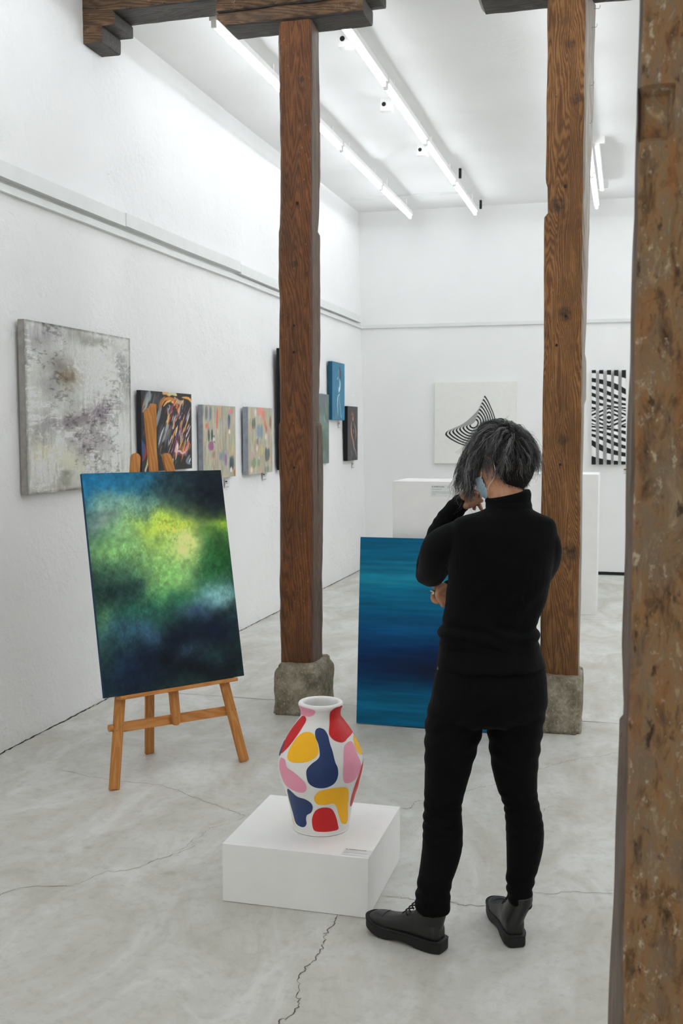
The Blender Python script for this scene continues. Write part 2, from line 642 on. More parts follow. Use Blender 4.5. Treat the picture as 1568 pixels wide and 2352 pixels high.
for (a, b, c, d) in ((-2.4, 0.6, 2.84, 2.9), (-2.4, -2.34, .6, 2.9), (.54, .6, .6, 2.9), (-.93, -.87, .6, 2.9)):
    box('added_window_bar', a, b, Y_F - 0.12, Y_F - 0.06, c, d, M_WHITE, wn)
floor = tag(box('floor', -3.3, X_R, Y_F, Y_B, -0.15, 0.0, M_FLOOR), kind='structure')


def build_ceiling():
    V = [(-3.2, Y_F, Z_C), (X_R, Y_F, Z_C), (X_R, Y_STEP, Z_C), (-3.2, Y_STEP - .1, Z_C), (X_R, Y_STEP, Z_C2), (-3.2, Y_STEP - .1, Z_C2), (X_R, Y_B, Z_C2), (-3.2, Y_B, Z_C2)]
    top = [(x, y, 4.2) for (x, y, z) in (V[0], V[1], V[6], V[7])]
    V += top
    F = [(3, 2, 1, 0), (5, 4, 2, 3), (7, 6, 4, 5), (8, 9, 10, 11)]
    tag(link('ceiling', mesh('ceiling', V, F), M_CEIL), kind='structure')


build_ceiling()


def wall_strip(name, y0, y1, z0, z1, depth, mat, n=60, back=0.03):
    """rail that follows the uneven left wall"""
    V, F = [], []
    for i in range(n + 1):
        y = y0 + (y1 - y0) * i / n
        w = mnoise.noise(Vector((y * 0.7, 1.0, 5.0))) * 0.006
        xw = wall_x(y, (z0 + z1) / 2)
        V += [(xw - back, y, z0 + w), (xw + depth, y, z0 + w), (xw + depth, y, z1 + w), (xw - back, y, z1 + w)]
    for i in range(n):
        a, b = 4 * i, 4 * i + 4
        for k in range(4):
            F.append((a + k, a + (k + 1) % 4, b + (k + 1) % 4, b + k))
    F += [(3, 2, 1, 0), tuple(4 * n + k for k in range(4))]
    return link(name, mesh(name, V, F), mat)


trunk = tag(wall_strip('trim_1', Y_F, 5.96, 2.795, 2.872, 0.045, M_TRIM), 'white cable trunking along the left wall', kind='structure')
wall_strip('trunking_length', 5.968, 7.93, 2.800, 2.877, 0.046, M_TRIM, 40).parent = trunk
wall_strip('trunking_length', 7.938, 11.82, 2.788, 2.862, 0.045, M_TRIM, 60).parent = trunk
tag(wall_strip('trim_2', Y_F, Y_B, 2.735, 2.772, 0.022, M_TRIM), 'thin white picture rail under the trunking', kind='structure')
tag(box('trim_3', -2.99, X_R, Y_B - 0.022, Y_B, 2.735, 2.772, M_TRIM), 'thin white picture rail on the back wall', kind='structure')
tag(box('baseboard_back', -2.95, X_R, Y_B - 0.012, Y_B, 0.0, 0.034, M_BLACK), 'low black strip at the foot of the back wall', kind='structure')
box('conduit', -2.9, -1.62, 11.18, 11.2, Z_C2 - 0.022, Z_C2, M_TRIM, bpy.data.objects['ceiling'])


# ---- cracks, joints and marks of the concrete floor
def ribbon(name, pts, w, mat, z=0.0009, jag=0.005, sub=7, parent=floor):
    P = catmull(np.asarray(pts, float)[:, :2], sub)
    P = P + rng.normal(0, jag, P.shape) * (jag > 0)
    T = np.gradient(P, axis=0)
    T /= np.linalg.norm(T, axis=1)[:, None] + 1e-9
    Nn = np.column_stack([-T[:, 1], T[:, 0]])
    ww = w * (0.35 + rng.random(len(P)) * 1.1)
    ww[0] = ww[-1] = w * .15
    V = []
    for p, n, a in zip(P, Nn, ww):
        V += [(p[0] - n[0] * a, p[1] - n[1] * a, z), (p[0] + n[0] * a, p[1] + n[1] * a, z)]
    F = [(2 * i, 2 * i + 1, 2 * i + 3, 2 * i + 2) for i in range(len(P) - 1)]
    me = mesh(name, V, F)
    me.flip_normals() if me.polygons[0].normal.z < 0 else None
    return link(name, me, mat, parent)


CRACKS = [
    ([(775, 2103), (764, 2128), (750, 2148), (742, 2172), (724, 2200), (702, 2224), (684, 2250), (688, 2288), (681, 2318), (650, 2345), (630, 2372)], 0.0017),
    ([(-20, 2075), (30, 2043), (120, 2036), (182, 2030), (230, 2006), (300, 1998), (345, 1980), (400, 1962), (450, 1942)], 0.0009),
    ([(130, 1768), (240, 1789), (330, 1800), (400, 1812), (440, 1829), (482, 1845), (530, 1860), (566, 1876)], 0.0010),
    ([(566, 1876), (520, 1893), (480, 1905), (455, 1925), (410, 1955)], 0.0006),
    ([(921, 1859), (944, 1856), (953, 1841), (972, 1839)], 0.0012),
    ([(1062, 1818), (1104, 1809), (1138, 1801)], 0.0010),
    ([(1222, 1772), (1262, 1760), (1300, 1750), (1335, 1741), (1380, 1736), (1425, 1728), (1500, 1722)], 0.0010),
    ([(876, 2060), (925, 2062), (956, 2070), (1000, 2069), (1042, 2072), (1062, 2080), (1124, 2080)], 0.0011),
    ([(1220, 2050), (1268, 2053), (1325, 2048), (1420, 2052)], 0.0008),
    ([(1222, 1885), (1262, 1852), (1290, 1855)], 0.0006),
]
for pts, w in CRACKS:
    ribbon('floor_crack', [on_floor(*p) for p in pts], w, M_CRACK)
ribbon('floor_joint', [(x, 5.83) for x in np.linspace(-2.9, 2.5, 12)], 0.0022, M_CRACK2, jag=0.0, sub=4)
ribbon('floor_joint', [(x, 9.05) for x in np.linspace(-2.88, 2.5, 12)], 0.0022, M_CRACK2, jag=0.0, sub=4)
# ragged gap where the floor slab meets the left wall
gp = [(wall_x(y, 0) + 0.010 + mnoise.noise(Vector((y * 5, 0, 1))) * 0.006, y) for y in np.linspace(3.4, 11.9, 120)]
ribbon('wall_gap', gp, 0.005, M_GAP, z=0.0014, jag=0.0025, sub=3)


# ================================================================== timber frame
def timber(name, x0, x1, y0, y1, z0, z1, mats, parent=None, axis=2, seed=0.0, amp=0.004, cham=0.012, prof=None, pick=None, step=0.022, across=0.014, loc=(0, 0, 0), poly=None):
    """hewn timber with wavering faces and worn arrises; mats[0] general, pick(face)->slot"""
    L = [x1 - x0, y1 - y0, z1 - z0]
    nn = [max(2, int(round(l / (step if i == axis else across)))) for i, l in enumerate(L)]
    V, F, A = grid_box(x0, x1, y0, y1, z0, z1, *nn)
    ctr = np.array([(x0 + x1) / 2, (y0 + y1) / 2, (z0 + z1) / 2])
    hf = np.array(L) / 2
    oth = [i for i in range(3) if i != axis]
    out = V.copy()
    for q in range(len(V)):
        p = V[q]
        u = (p - ctr) / hf
        a, b = oth
        s = p[axis]
        ca = abs(u[a])
        cb = abs(u[b])
        side = (1 if u[a] > 0 else 0) * 2 + (1 if u[b] > 0 else 0)
        c = cham * (0.55 + 0.9 * (0.5 + mnoise.noise(Vector((s * 2.1, side * 7.7 + seed, 0.3)))) + 0.5 * mnoise.noise(Vector((s * 9, side * 5.1, seed))))
        ta, tb = 1 - 2.2 * c / hf[a], 1 - 2.2 * c / hf[b]
        if ca > ta and cb > tb:
            wa, wb = (ca - ta) / (1 - ta), (cb - tb) / (1 - tb)
            k = wa * wb * c
            out[q][a] -= math.copysign(k, u[a])
            out[q][b] -= math.copysign(k, u[b])
        lo = Vector((p[0] * 3 + seed, p[1] * 3, p[2] * 3))
        hi = Vector((p[0] * 16, p[1] * 16 + seed, p[2] * 16))
        lo[axis] *= 0.45
        hi[axis] *= 0.3
        for ax_, uu in ((a, u[a]), (b, u[b])):
            if abs(uu) > 0.98:
                d = amp * 1.6 * mnoise.noise(lo + Vector((ax_ * 4.0, 0, 0))) + amp * 0.7 * mnoise.noise(hi)
                out[q][ax_] += math.copysign(1, uu) * d
        if prof is not None:
            out[q] += prof(p, u)
    o = link(name, mesh(name, out - np.asarray(loc), F), mats, parent, smooth=False)
    if pick is not None:
        o.data.polygons.foreach_set('material_index', [pick(f) for f in A])
    return o


def interp(z, tbl):
    zs = [t[0] for t in tbl]
    vs = [t[1] for t in tbl]
    return float(np.interp(z, zs, vs))


def stone_base(parent, x0, x1, y0, y1, z1, loc, seed, rnd=0.05, taper=0.02):
    V, F, A = grid_box(x0, x1, y0, y1, 0, z1, 20, 24, 22)
    ctr = np.array([(x0 + x1) / 2, (y0 + y1) / 2, z1 * 0.4])
    hf = np.array([(x1 - x0) / 2, (y1 - y0) / 2, z1 * 0.6])
    out = []
    for p in V:
        u = (p - ctr) / hf
        t = p[2] / z1
        q = p.copy()
        q[:2] = ctr[:2] + (p[:2] - ctr[:2]) * (1 - taper * t)
        # round the vertical corners and the top edge
        e = max(abs(u[0]), abs(u[1]))
        if min(abs(u[0]), abs(u[1])) > 0.8:
            q[:2] -= np.sign(u[:2]) * 0.02 * (min(abs(u[0]), abs(u[1])) - 0.8) / 0.2
        if t > 0.8 and e > 0.75:
            k = (t - 0.8) / 0.2 * (e - 0.75) / 0.25
            q[2] -= rnd * 0.5 * k
            q[:2] -= (p[:2] - ctr[:2]) * 2.2 * rnd * k * (0.4 + 0.6 * k)
        n = 0.010 * mnoise.noise(Vector(p * 9) + Vector((seed, 0, 0))) + 0.005 * mnoise.noise(Vector(p * 30))
        d = np.array([u[0], u[1], max(u[2], 0)])
        q += d / (np.linalg.norm(d) + 1e-6) * n
        q[2] = max(q[2], 0.0)
        out.append(q)
    return link('stone_base', mesh('stone_base', np.array(out) - np.asarray(loc), F), M_STONE, parent, smooth=True)


def hole(parent, px, py, y, r, loc, name='drill_hole'):
    p = on_plane(px, py, 1, y) - np.asarray(loc)
    V = [(p[0], p[1] - 0.004, p[2])]
    n = 14
    for k in range(n):
        a = 2 * math.pi * k / n
        V.append((p[0] + math.cos(a) * r, p[1] - 0.0045, p[2] + math.sin(a) * r))
    for k in range(n):
        a = 2 * math.pi * k / n
        V.append((p[0] + math.cos(a) * r, p[1] + 0.02, p[2] + math.sin(a) * r))
    F = [(0, 1 + (k + 1) % n, 1 + k) for k in range(n)] + [(1 + k, 1 + (k + 1) % n, 1 + n + (k + 1) % n, 1 + n + k) for k in range(n)]
    return link(name, mesh(name, V, F), M_BLACK, parent)


PY0, PY1 = 5.60, 5.82
# --- post between easel and blue canvas
loc = (-1.765, 5.71, 0)
post1 = tag(empty('wooden_post', loc), 'brown hewn wooden post on rough stone, left of the blue canvas', 'post', 'old timber posts')
M_W1 = mat_wood('wood_post_brown', (66, 38, 22), (120, 72, 38), (142, 92, 54), 0.5, [(0.0, -0.11, 2.47, 0.028), (0.045, -.11, 3.44, 0.02), (-0.075, -.11, 3.2, 0.018), (-0.08, -.11, 3.62, 0.018)], 44, 0.55, 1.3, gray=(74, 54, 41))
M_W1S = mat_wood('wood_post_side', (54, 38, 28), (94, 71, 54), (114, 90, 72), 0.25, (), 36, 0.5, 4.1, gray=(96, 80, 70))
R1 = [(0.2, 0.004), (0.9, 0.0), (1.60, -0.002), (1.612, -0.002), (1.620, -0.018), (1.75, -0.020), (2.1, -0.010), (2.6, -0.012), (2.66, -0.012), (2.665, -0.026), (2.8, -0.016), (3.0, -0.010), (3.7, -0.016)]
L1 = [(0.2, 0.0), (1.60, -0.004), (1.612, -0.006), (1.62, 0.004), (1.72, 0.001), (2.64, -0.006), (2.67, -0.004), (2.68, 0.002), (3.1, 0.006), (3.75, -0.002)]


def prof1(p, u):
    d = np.zeros(3)
    if u[0] > 0.5:
        d[0] = interp(p[2], R1) * (0.5 + 0.5 * u[1]) * min(1, (u[0] - .5) * 2)
    if u[0] < -0.5:
        k = min(1, (-u[0] - .5) * 2)
        d[0] = interp(p[2], L1) * k
        # wide worn arris on the front left corner of the upper half
        if u[1] < -0.5:
            d[1] += 0.03 * interp(p[2], [(0.3, 0.2), (1.6, 0.5), (2.4, 0.6), (3.4, 1.0)]) * max(0, (-u[0] - .72) / .28)
    return d


timber('shaft', -1.863, -1.668, PY0, PY1, 0.262, 3.752, [M_W1, M_W1S], post1, seed=1.0, amp=0.0035, cham=0.007, prof=prof1, pick=lambda f: 1 if f in ('right', 'left') else 0, loc=loc)
stone_base(post1, -1.885, -1.615, 5.525, 5.90, 0.282, loc, 3.0)
for (x, y) in ((682, 466), (675, 748), (674, 809), (676, 1074)):
    hole(post1, x, y, PY0, 0.0065, loc)
# a fine vertical shake on the weathered side
for (ya, yb, z0, z1) in ((5.70, 5.705, 1.0, 1.6), (5.745, 5.75, 0.35, 0.75), (5.72, 5.725, 2.7, 3.6)):
    V = [(-1.6665 + .0012, ya, z0), (-1.6665 + .0012, yb, z0 + .05), (-1.6665 + .001, yb + .004, z1), (-1.6665 + .001, ya + .002, z1 - .03)]
    link('split', mesh('split', np.array(V) - np.array(loc), [(0, 1, 2, 3)]), M_GAP, post1)

# --- post behind the visitor
loc = (-0.33, 5.71, 0)
post2 = tag(empty('wooden_post', loc), 'knotty brown wooden post right behind the person in black', 'post', 'old timber posts')
kn = [(1298, 722, .045), (1305, 1270, .06), (1325, 228, .038), (1280, 470, .05), (1310, 100, .03), (1290, 1010, .03)]
M_W2 = mat_wood('wood_post_knotty', (76, 48, 28), (140, 94, 54), (172, 124, 76), 0.5, [tuple(on_plane(a, b, 1, PY0) - np.array(loc)) + (r,) for a, b, r in kn], 48, 0.42, 7.7)
M_W2S = mat_wood('wood_post_knotty_side', (110, 96, 84), (150, 138, 126), (172, 162, 152), 0.2, (), 18, 0.4, 2.1, gray=(150, 142, 134))
FR = [(0.3, 0.008), (1.5, 0.002), (3.7, -0.014)]
BR = [(0.3, 0.0), (1.0, 0.0), (1.72, 0.002), (1.735, 0.012), (1.95, 0.010), (1.96, 0.002), (2.5, 0.012), (2.95, 0.018), (3.7, 0.026)]
L2 = [(0.3, 0.006), (1.4, 0.006), (2.6, 0.0), (2.655, 0.0), (2.665, 0.018), (2.82, 0.014), (2.835, 0.004), (3.2, 0.004), (3.7, 0.002)]


def prof2(p, u):
    d = np.zeros(3)
    if u[0] > 0.5:
        k = min(1, (u[0] - .5) * 2)
        d[0] = k * (interp(p[2], FR) * (0.5 - 0.5 * u[1]) + interp(p[2], BR) * (0.5 + 0.5 * u[1]))
    if u[0] < -0.5:
        d[0] = interp(p[2], L2) * min(1, (-u[0] - .5) * 2)
    return d


timber('shaft', -0.434, -0.229, PY0, PY1, 0.285, 3.752, [M_W2, M_W2S], post2, seed=5.0, amp=0.004, cham=0.007, prof=prof2, pick=lambda f: 1 if f == 'right' else 0, loc=loc)
stone_base(post2, -0.447, -0.212, 5.545, 5.88, 0.30, loc, 8.0, rnd=0.012, taper=0.0)
for (x, y) in ((1298, 427), (1299, 726), (1278, 793), (1286, 1067)):
    hole(post2, x, y, PY0, 0.0068, loc)
for (x, y) in ((1369, 20), (1362, 63), (1355, 196), (1350, 283)):
    a = on_plane(x - 4, y, 1, 5.72)
    V, F = tube([a, a + [0.022, 0, -0.001], a + [0.026, 0, 0.004], a + [0.027, 0, 0.016]], 0.0011, 6)
    link('bent_nail', mesh('bent_nail', V - np.array(loc), F), M_GREYMETAL, post2)

# --- near post at the right edge of the view
loc = (0.13, 1.83, 0)
post3 = tag(empty('wooden_post', loc), 'thick eroded and patched timber post nearest the camera at the right edge', 'post', 'old timber posts')
M_W3 = mat_rough_timber('eroded_timber')
M_W3S = mat_wood('eroded_timber_side', (70, 56, 46), (104, 88, 76), (124, 108, 96), 0.2, (), 18, 0.4, 3.3, gray=(98, 88, 80))
S3 = [(0.0, -0.016), (0.6, -0.015), (0.95, -0.013), (1.055, -0.011), (1.065, -0.002), (1.10, 0.001), (1.14, -0.004), (1.2, -0.007), (1.5, -0.004), (1.8, 0.000), (2.3, 0.0)]


def prof3(p, u):
    d = np.zeros(3)
    if u[0] < -0.6:
        d[0] = interp(p[2], S3) * (0.5 + 0.5 * u[1])
    # shallow mortise cut in the upper front face
    if u[1] < -0.95 and 2.005 < p[2] < 2.085 and p[0] < 0.047:
        d[1] += 0.022
    return d


timber('shaft', 0.003, 0.255, 1.70, 1.96, 0.3, 3.99, [M_W3, M_W3S], post3, seed=9.0, amp=0.005, cham=0.006, prof=prof3, pick=lambda f: 1 if f == 'left' else 0, loc=loc, step=0.012, across=0.011)
stone_base(post3, -0.02, 0.28, 1.67, 1.99, 0.32, loc, 12.0)

# --- beams and their brackets
M_BEAM = mat_wood('wood_beam', (58, 43, 32), (110, 82, 58), (142, 110, 80), 0.7, (), 40, 0.55, 2.7, gray=(76, 68, 62), axis=0)
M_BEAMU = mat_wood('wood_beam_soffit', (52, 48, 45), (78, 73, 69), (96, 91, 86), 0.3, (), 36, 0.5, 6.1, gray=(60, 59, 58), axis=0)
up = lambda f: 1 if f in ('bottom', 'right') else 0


def bracket_prof(ends):
    x0, x1, zt, zm, zb, cut = ends

    def f(p, u):
        d = np.zeros(3)
        if u[2] < 0:
            if p[0] < x0 + cut:
                d[0] = (x0 + cut - p[0]) * 0.0 + cut * 0.9 * (-u[2]) * max(0, 1 - (p[0] - x0) / (cut * 2))
        return d
    return f


beam = tag(empty('ceiling_beam', (0.0, 5.71, 3.9)), 'dark old beam running from the left wall across both posts', 'beam')
bl = (0.0, 5.71, 3.9)
timber('beam_length', -3.02, -2.0, PY0, PY1 + 0.01, 3.905, 4.03, [M_BEAM, M_BEAMU], beam, axis=0, seed=2.2, amp=0.004, cham=0.006, pick=up, loc=bl)
timber('beam_length', -2.0, 2.7, PY0, PY1 + 0.01, 3.902, 4.03, [M_BEAM, M_BEAMU], beam, axis=0, seed=3.2, amp=0.004, cham=0.006, pick=up, loc=bl)
corb = tag(empty('beam_corbel', (-2.95, 5.71, 3.75)), 'stepped wooden corbel under the beam end at the left wall', 'corbel')
cl = (-2.95, 5.71, 3.75)
timber('corbel_block', -3.03, -2.884, PY0 - .004, PY1, 3.742, 3.832, [M_BEAM, M_BEAMU], corb, axis=1, seed=4.2, amp=0.003, cham=0.005, pick=up, loc=cl, step=0.014)
timber('corbel_block', -3.03, -2.808, PY0 - .002, PY1 + .004, 3.832, 3.906, [M_BEAM, M_BEAMU], corb, axis=1, seed=5.2, amp=0.003, cham=0.005, pick=up, loc=cl, step=0.014)
br1 = tag(empty('post_bracket', (-1.765, 5.71, 3.76)), 'dark two-tier timber bracket on top of the post left of the blue canvas', 'bracket')
b1 = (-1.765, 5.71, 3.76)
timber('bracket_block', -2.20, -1.385, PY0 - .006, PY1, 3.757, 3.84, [M_BEAM, M_BEAMU], br1, axis=0, seed=6.2, amp=0.004, cham=0.008, prof=bracket_prof((-2.2, -1.38, 3.84, 3.8, 3.757, 0.05)), pick=up, loc=b1)
timber('bracket_block', -2.205, -1.312, PY0 - .002, PY1 + .004, 3.84, 3.906, [M_BEAM, M_BEAMU], br1, axis=0, seed=7.2, amp=0.004, cham=0.008, pick=up, loc=b1)
br2 = tag(empty('post_bracket', (-0.33, 5.71, 3.76)), 'dark two-tier timber bracket on top of the post behind the person', 'bracket')
b2 = (-0.33, 5.71, 3.76)
timber('bracket_block', -0.795, 0.16, PY0 - .006, PY1, 3.757, 3.84, [M_BEAM, M_BEAMU], br2, axis=0, seed=8.2, amp=0.004, cham=0.008, prof=bracket_prof((-0.795, .16, 3.84, 3.8, 3.757, 0.03)), pick=up, loc=b2)
timber('bracket_block', -0.86, 0.22, PY0 - .002, PY1 + .004, 3.84, 3.906, [M_BEAM, M_BEAMU], br2, axis=0, seed=9.2, amp=0.004, cham=0.008, pick=up, loc=b2)


# ================================================================== fluorescent lights
def fluorescent(xc, y0, y1, z, label, zc=Z_C, twin=False):
    root = tag(empty('fluorescent_light', (xc, y0, z)), label, 'ceiling light', 'fluorescent tube lights')
    L = y1 - y0
    box('batten', -0.026, 0.026, 0.01, L - 0.01, 0.022, 0.062, M_WHITE, root, 0.003)
    for xo in ((-0.024, 0.024) if twin else (0.0,)):
        V, F = tube([(xo, 0.035, 0), (xo, L - 0.035, 0)], 0.014, 10, 0, False)
        link('glowing_tube', mesh('glowing_tube', V, F), M_TUBE, root, smooth=True)
    for yy in (0.012, L - 0.034):
        box('lamp_socket', -0.015, 0.015, yy, yy + 0.022, -0.017, 0.024, M_WHITE, root, 0.004)
    for yy in (0.25, L - 0.25):
        box('hanger', -0.006, 0.006, yy - 0.01, yy + 0.01, 0.060, zc - z + (0.002 if zc - z > 0.07 else 0.03), M_WHITE, root)
    return root


ends = [11.62, 10.15, 8.68, 7.20, 5.86]
words = ['nearest the back wall', 'second from the back wall', 'third from the back wall', 'fourth from the back wall']
rows = [(-2.335, 'in the left row'), (-1.628, 'in the middle row'), (-0.365, 'in the row behind the knotty post')]
for xc, rw in rows:
    for i in range(4):
        y1, y0 = ends[i], ends[i + 1]
        fluorescent(xc, y0 + 0.008, y1 - 0.008, 3.885, 'glowing white tube light ' + rw + ', ' + words[i], Z_C2 if y0 > 9 else Z_C)
# unseen tube rows added over foreground and right half to lift the light
nth = ('first', 'second', 'third', 'fourth', 'fifth', 'sixth')
for xi, xc in enumerate((0.9, 2.2, 3.5)):
    for i in range(4):
        y1, y0 = ends[i], ends[i + 1]
        fluorescent(xc, y0 + 0.008, y1 - 0.008, 3.885, 'added unseen tube light right of the knotty post, %s row, %s' % (nth[xi], words[i]), Z_C2 if y0 > 9 else Z_C, True)  # twin tubes on these added rows raise the ambient light
for xi, xc in enumerate((-2.335, -1.628, -0.365, 0.9, 2.2, 3.5)):  # unseen foreground lamps added to brighten floor and left wall
    for i, (y0, y1) in enumerate(((3.90, 5.37), (2.42, 3.89), (0.94, 2.41))):
        fluorescent(xc, y0, y1, 3.885, 'added unseen tube light in front of the beam, %s row from the left, %s from the beam' % (nth[xi], nth[i]), Z_C)
for xi, xc in enumerate((-1.628, 0.9)):  # unseen pair added behind the viewer for more overhead light
    fluorescent(xc, -1.2, 0.27, 3.885, 'added unseen tube light behind the viewer, %s one' % ('left', 'right')[xi])
# small junction boxes beside the middle row
for i, (px, py, w) in enumerate(((792, 100, 'nearest'), (886, 248, 'second nearest'), (968, 351, 'farthest'))):
    p = on_plane(px, py, 2, 3.94)
    r = tag(empty('junction_box', p), 'white junction box beside the middle tube row, %s one' % w, 'junction box', 'junction boxes on the ceiling')
    box('housing', -0.035, 0.05, -0.035, 0.035, -0.03, 0.067, M_WHITE, r, 0.004)
    V, F = tube([(-0.008, -0.0365, 0.018), (-0.008, -0.02, 0.018)], 0.016, 14, 0, False)
    link('cable_opening', mesh('cable_opening', V, F), M_BLACK, r)
# dark clips on the middle row near the back wall
for i, (px, py, w) in enumerate(((1049, 410, 'nearer'), (1097, 480, 'farther'))):
    p = on_plane(px, py, 2, 3.95) + np.array([0.03, 0, 0])
    box_o = box('cable_clip', -0.012, 0.012, -0.015, 0.015, 0.0, 0.093, M_BLACK, None, 0.003)
    box_o.location = p
    tag(box_o, 'small black clip by the middle tube row, %s one' % w, 'clip', 'black clips')
# unlit white channel fixture right of the post
a = on_plane(1371, 330, 2, 3.95)
b = on_plane(1384, 434, 2, 3.95)
ch = tag(empty('lamp_channel', a), 'unlit white lamp channel on the ceiling right of the knotty post', 'ceiling light')
box('channel', -0.02, 0.02, 0.0, b[1] - a[1], -0.02, 0.03, M_WHITE, ch, 0.003)
for yy in (0.0, b[1] - a[1]):
    box('end_bracket', -0.045, 0.06, yy - 0.02, yy + 0.02, 0.0, Z_C - 3.95 + .002 + (0.034 if yy else 0), M_WHITE, ch, 0.003)


# ================================================================== paintings
def color_grid(name, w, h, nx, ny, img, mat, parent, y=0.0, mirror=False):
    """upright grid in the local x-z plane facing -y, one colour per vertex; img is (ny+1, nx+1, 3) sRGB 0..255, row 0 on top"""
    xs = np.linspace(-w / 2, w / 2, nx + 1)
    zs = np.linspace(h / 2, -h / 2, ny + 1)
    X, Z = np.meshgrid(xs, zs)
    V = np.column_stack([X.ravel(), np.full(X.size, y), Z.ravel()])
    i = np.arange(ny)[:, None] * (nx + 1) + np.arange(nx)[None, :]
    F = np.stack([i + nx + 1, i + nx + 2, i + 1, i], -1).reshape(-1, 4)
    me = bpy.data.meshes.new(name)
    me.vertices.add(len(V))
    me.vertices.foreach_set('co', V.ravel())
    me.loops.add(F.size)
    me.loops.foreach_set('vertex_index', F.ravel())
    me.polygons.add(len(F))
    me.polygons.foreach_set('loop_start', np.arange(0, F.size, 4))
    me.polygons.foreach_set('loop_total', np.full(len(F), 4))
    me.update(calc_edges=True)
    ca = me.color_attributes.new('paint', 'FLOAT_COLOR', 'POINT')
    c = np.ones((len(V), 4))
    c[:, :3] = np.minimum(lin(np.clip(img, 0, 255)).reshape(-1, 3) * 1.3, 0.9)
    ca.data.foreach_set('color', c.ravel())
    return link(name, me, mat, parent)


def uv_grid(nx, ny):
    return np.meshgrid(np.linspace(0, 1, nx + 1), np.linspace(0, 1, ny + 1))   # u right, v down


def blob_paint(nx, ny, base, blobs, seed, warp=0.10, wf=3.0, aspect=1.4):
    U, Vv = uv_grid(nx, ny)
    wu = U + warp * (fbm(U * wf, Vv * wf * aspect, seed, 5) - .5) * 2
    wv = Vv + warp * (fbm(U * wf + 31, Vv * wf * aspect + 7, seed + 9, 5) - .5) * 2
    img = np.ones(U.shape + (3,)) * np.array(base, float)
    for (u, v, ru, rv, c, s) in blobs:
        d2 = ((wu - u) / ru) ** 2 + ((wv - v) / rv) ** 2
        f = (np.exp(-d2 * 1.2) * s)[..., None]
        img = img * (1 - f) + np.array(c, float) * f
    return img, U, Vv


def stroke(img, pts, w, col, taper=True, alpha=1.0, rough=0.3, seed=0):
    """soft brush stroke in uv space (u right, v down); widths in u units"""
    ny, nx = img.shape[0] - 1, img.shape[1] - 1
    asp = ny / nx
    P = catmull(np.array(pts, float), 8) if len(pts) > 2 else np.linspace(pts[0], pts[1], 9)
    n = len(P)
    for i in range(n - 1):
        a, b = P[i], P[i + 1]
        t = (i + .5) / (n - 1)
        ww = w * (math.sin(math.pi * min(1, max(0.06, t * .94 + .03))) ** 0.6 if taper else 1.0)
        m = ww * 1.6 + 0.005
        x0, x1 = int(max(0, (min(a[0], b[0]) - m) * nx)), int(min(nx, (max(a[0], b[0]) + m) * nx) + 1)
        y0, y1 = int(max(0, (min(a[1], b[1]) - m / asp) * ny)), int(min(ny, (max(a[1], b[1]) + m / asp) * ny) + 1)
        if x1 <= x0 or y1 <= y0:
            continue
        yy, xx = np.mgrid[y0:y1, x0:x1]
        u, v = xx / nx, yy / ny * asp
        ax, ay, bx, by = a[0], a[1] * asp, b[0], b[1] * asp
        L2 = (bx - ax) ** 2 + (by - ay) ** 2 + 1e-12
        s = np.clip(((u - ax) * (bx - ax) + (v - ay) * (by - ay)) / L2, 0, 1)
        d = np.hypot(u - ax - s * (bx - ax), v - ay - s * (by - ay))
        f = np.clip((ww - d) / (ww * 0.45 + 1e-6), 0, 1) * alpha
        f = f * (1 - rough * vnoise(xx * .9, yy * .9, seed))
        img[y0:y1, x0:x1] = img[y0:y1, x0:x1] * (1 - f[..., None]) + np.array(col, float) * f[..., None]
    return img


def paint_grey():
    img, U, V = blob_paint(200, 300, (198, 199, 194), [
        (.18, .10, .16, .10, (160, 158, 160), .8), (.55, .04, .22, .05, (120, 118, 112), .7), (.62, .14, .25, .10, (206, 208, 202), .8),
        (.30, .27, .16, .07, (140, 136, 132), .9), (.38, .36, .11, .07, (124, 110, 92), .95), (.22, .40, .10, .08, (150, 148, 148), .7),
        (.72, .30, .2, .2, (208, 209, 204), .8), (.88, .18, .10, .10, (140, 138, 140), .7), (.93, .30, .06, .10, (130, 126, 124), .5),
        (.42, .58, .24, .06, (134, 124, 128), .9), (.68, .52, .12, .09, (128, 120, 126), .9), (.85, .45, .08, .08, (140, 138, 138), .6),
        (.20, .62, .14, .06, (150, 150, 150), .7), (.12, .70, .10, .07, (148, 146, 144), .7), (.55, .72, .22, .08, (140, 134, 136), .85),
        (.84, .70, .14, .10, (206, 208, 206), .9), (.15, .78, .10, .06, (198, 196, 176), .8), (.35, .84, .20, .07, (206, 204, 182), .7),
        (.28, .92, .08, .03, (130, 128, 118), .7), (.35, .97, .3, .03, (160, 158, 148), .7), (.6, .9, .2, .08, (176, 174, 172), .6), (.5, .3, .12, .2, (204, 205, 200), .6)], 11, 0.11, 4.0)
    img = 190 + (img - 190) * 1.25
    st = fbm(U * 46, V * 7, 5, 5, .6)
    patch = sstep(.42, .62, fbm(U * 5, V * 7, 21, 5))
    img -= (st[..., None] - .5) * 60 * (0.25 + patch[..., None])
    sc = sstep(.50, .62, fbm(U * 22 + 40 * fbm(U * 4, V * 4, 2, 3), V * 60, 3, 5, .65)) * sstep(.46, .62, fbm(U * 5, V * 6, 77, 4))
    img += sc[..., None] * 34
    dk = sstep(.52, .66, fbm(U * 26 + 9, V * 60, 8, 5, .65)) * sstep(.48, .66, fbm(U * 4 + 3, V * 5, 41, 4))
    img -= dk[..., None] * 46
    ed = np.minimum.reduce([U, 1 - U, V * 1.4, (1 - V) * 1.4])
    img -= (sstep(.03, 0, ed) * (30 + 40 * fbm(U * 20, V * 20, 4, 3)))[..., None]
    return np.clip(img, 70, 208)


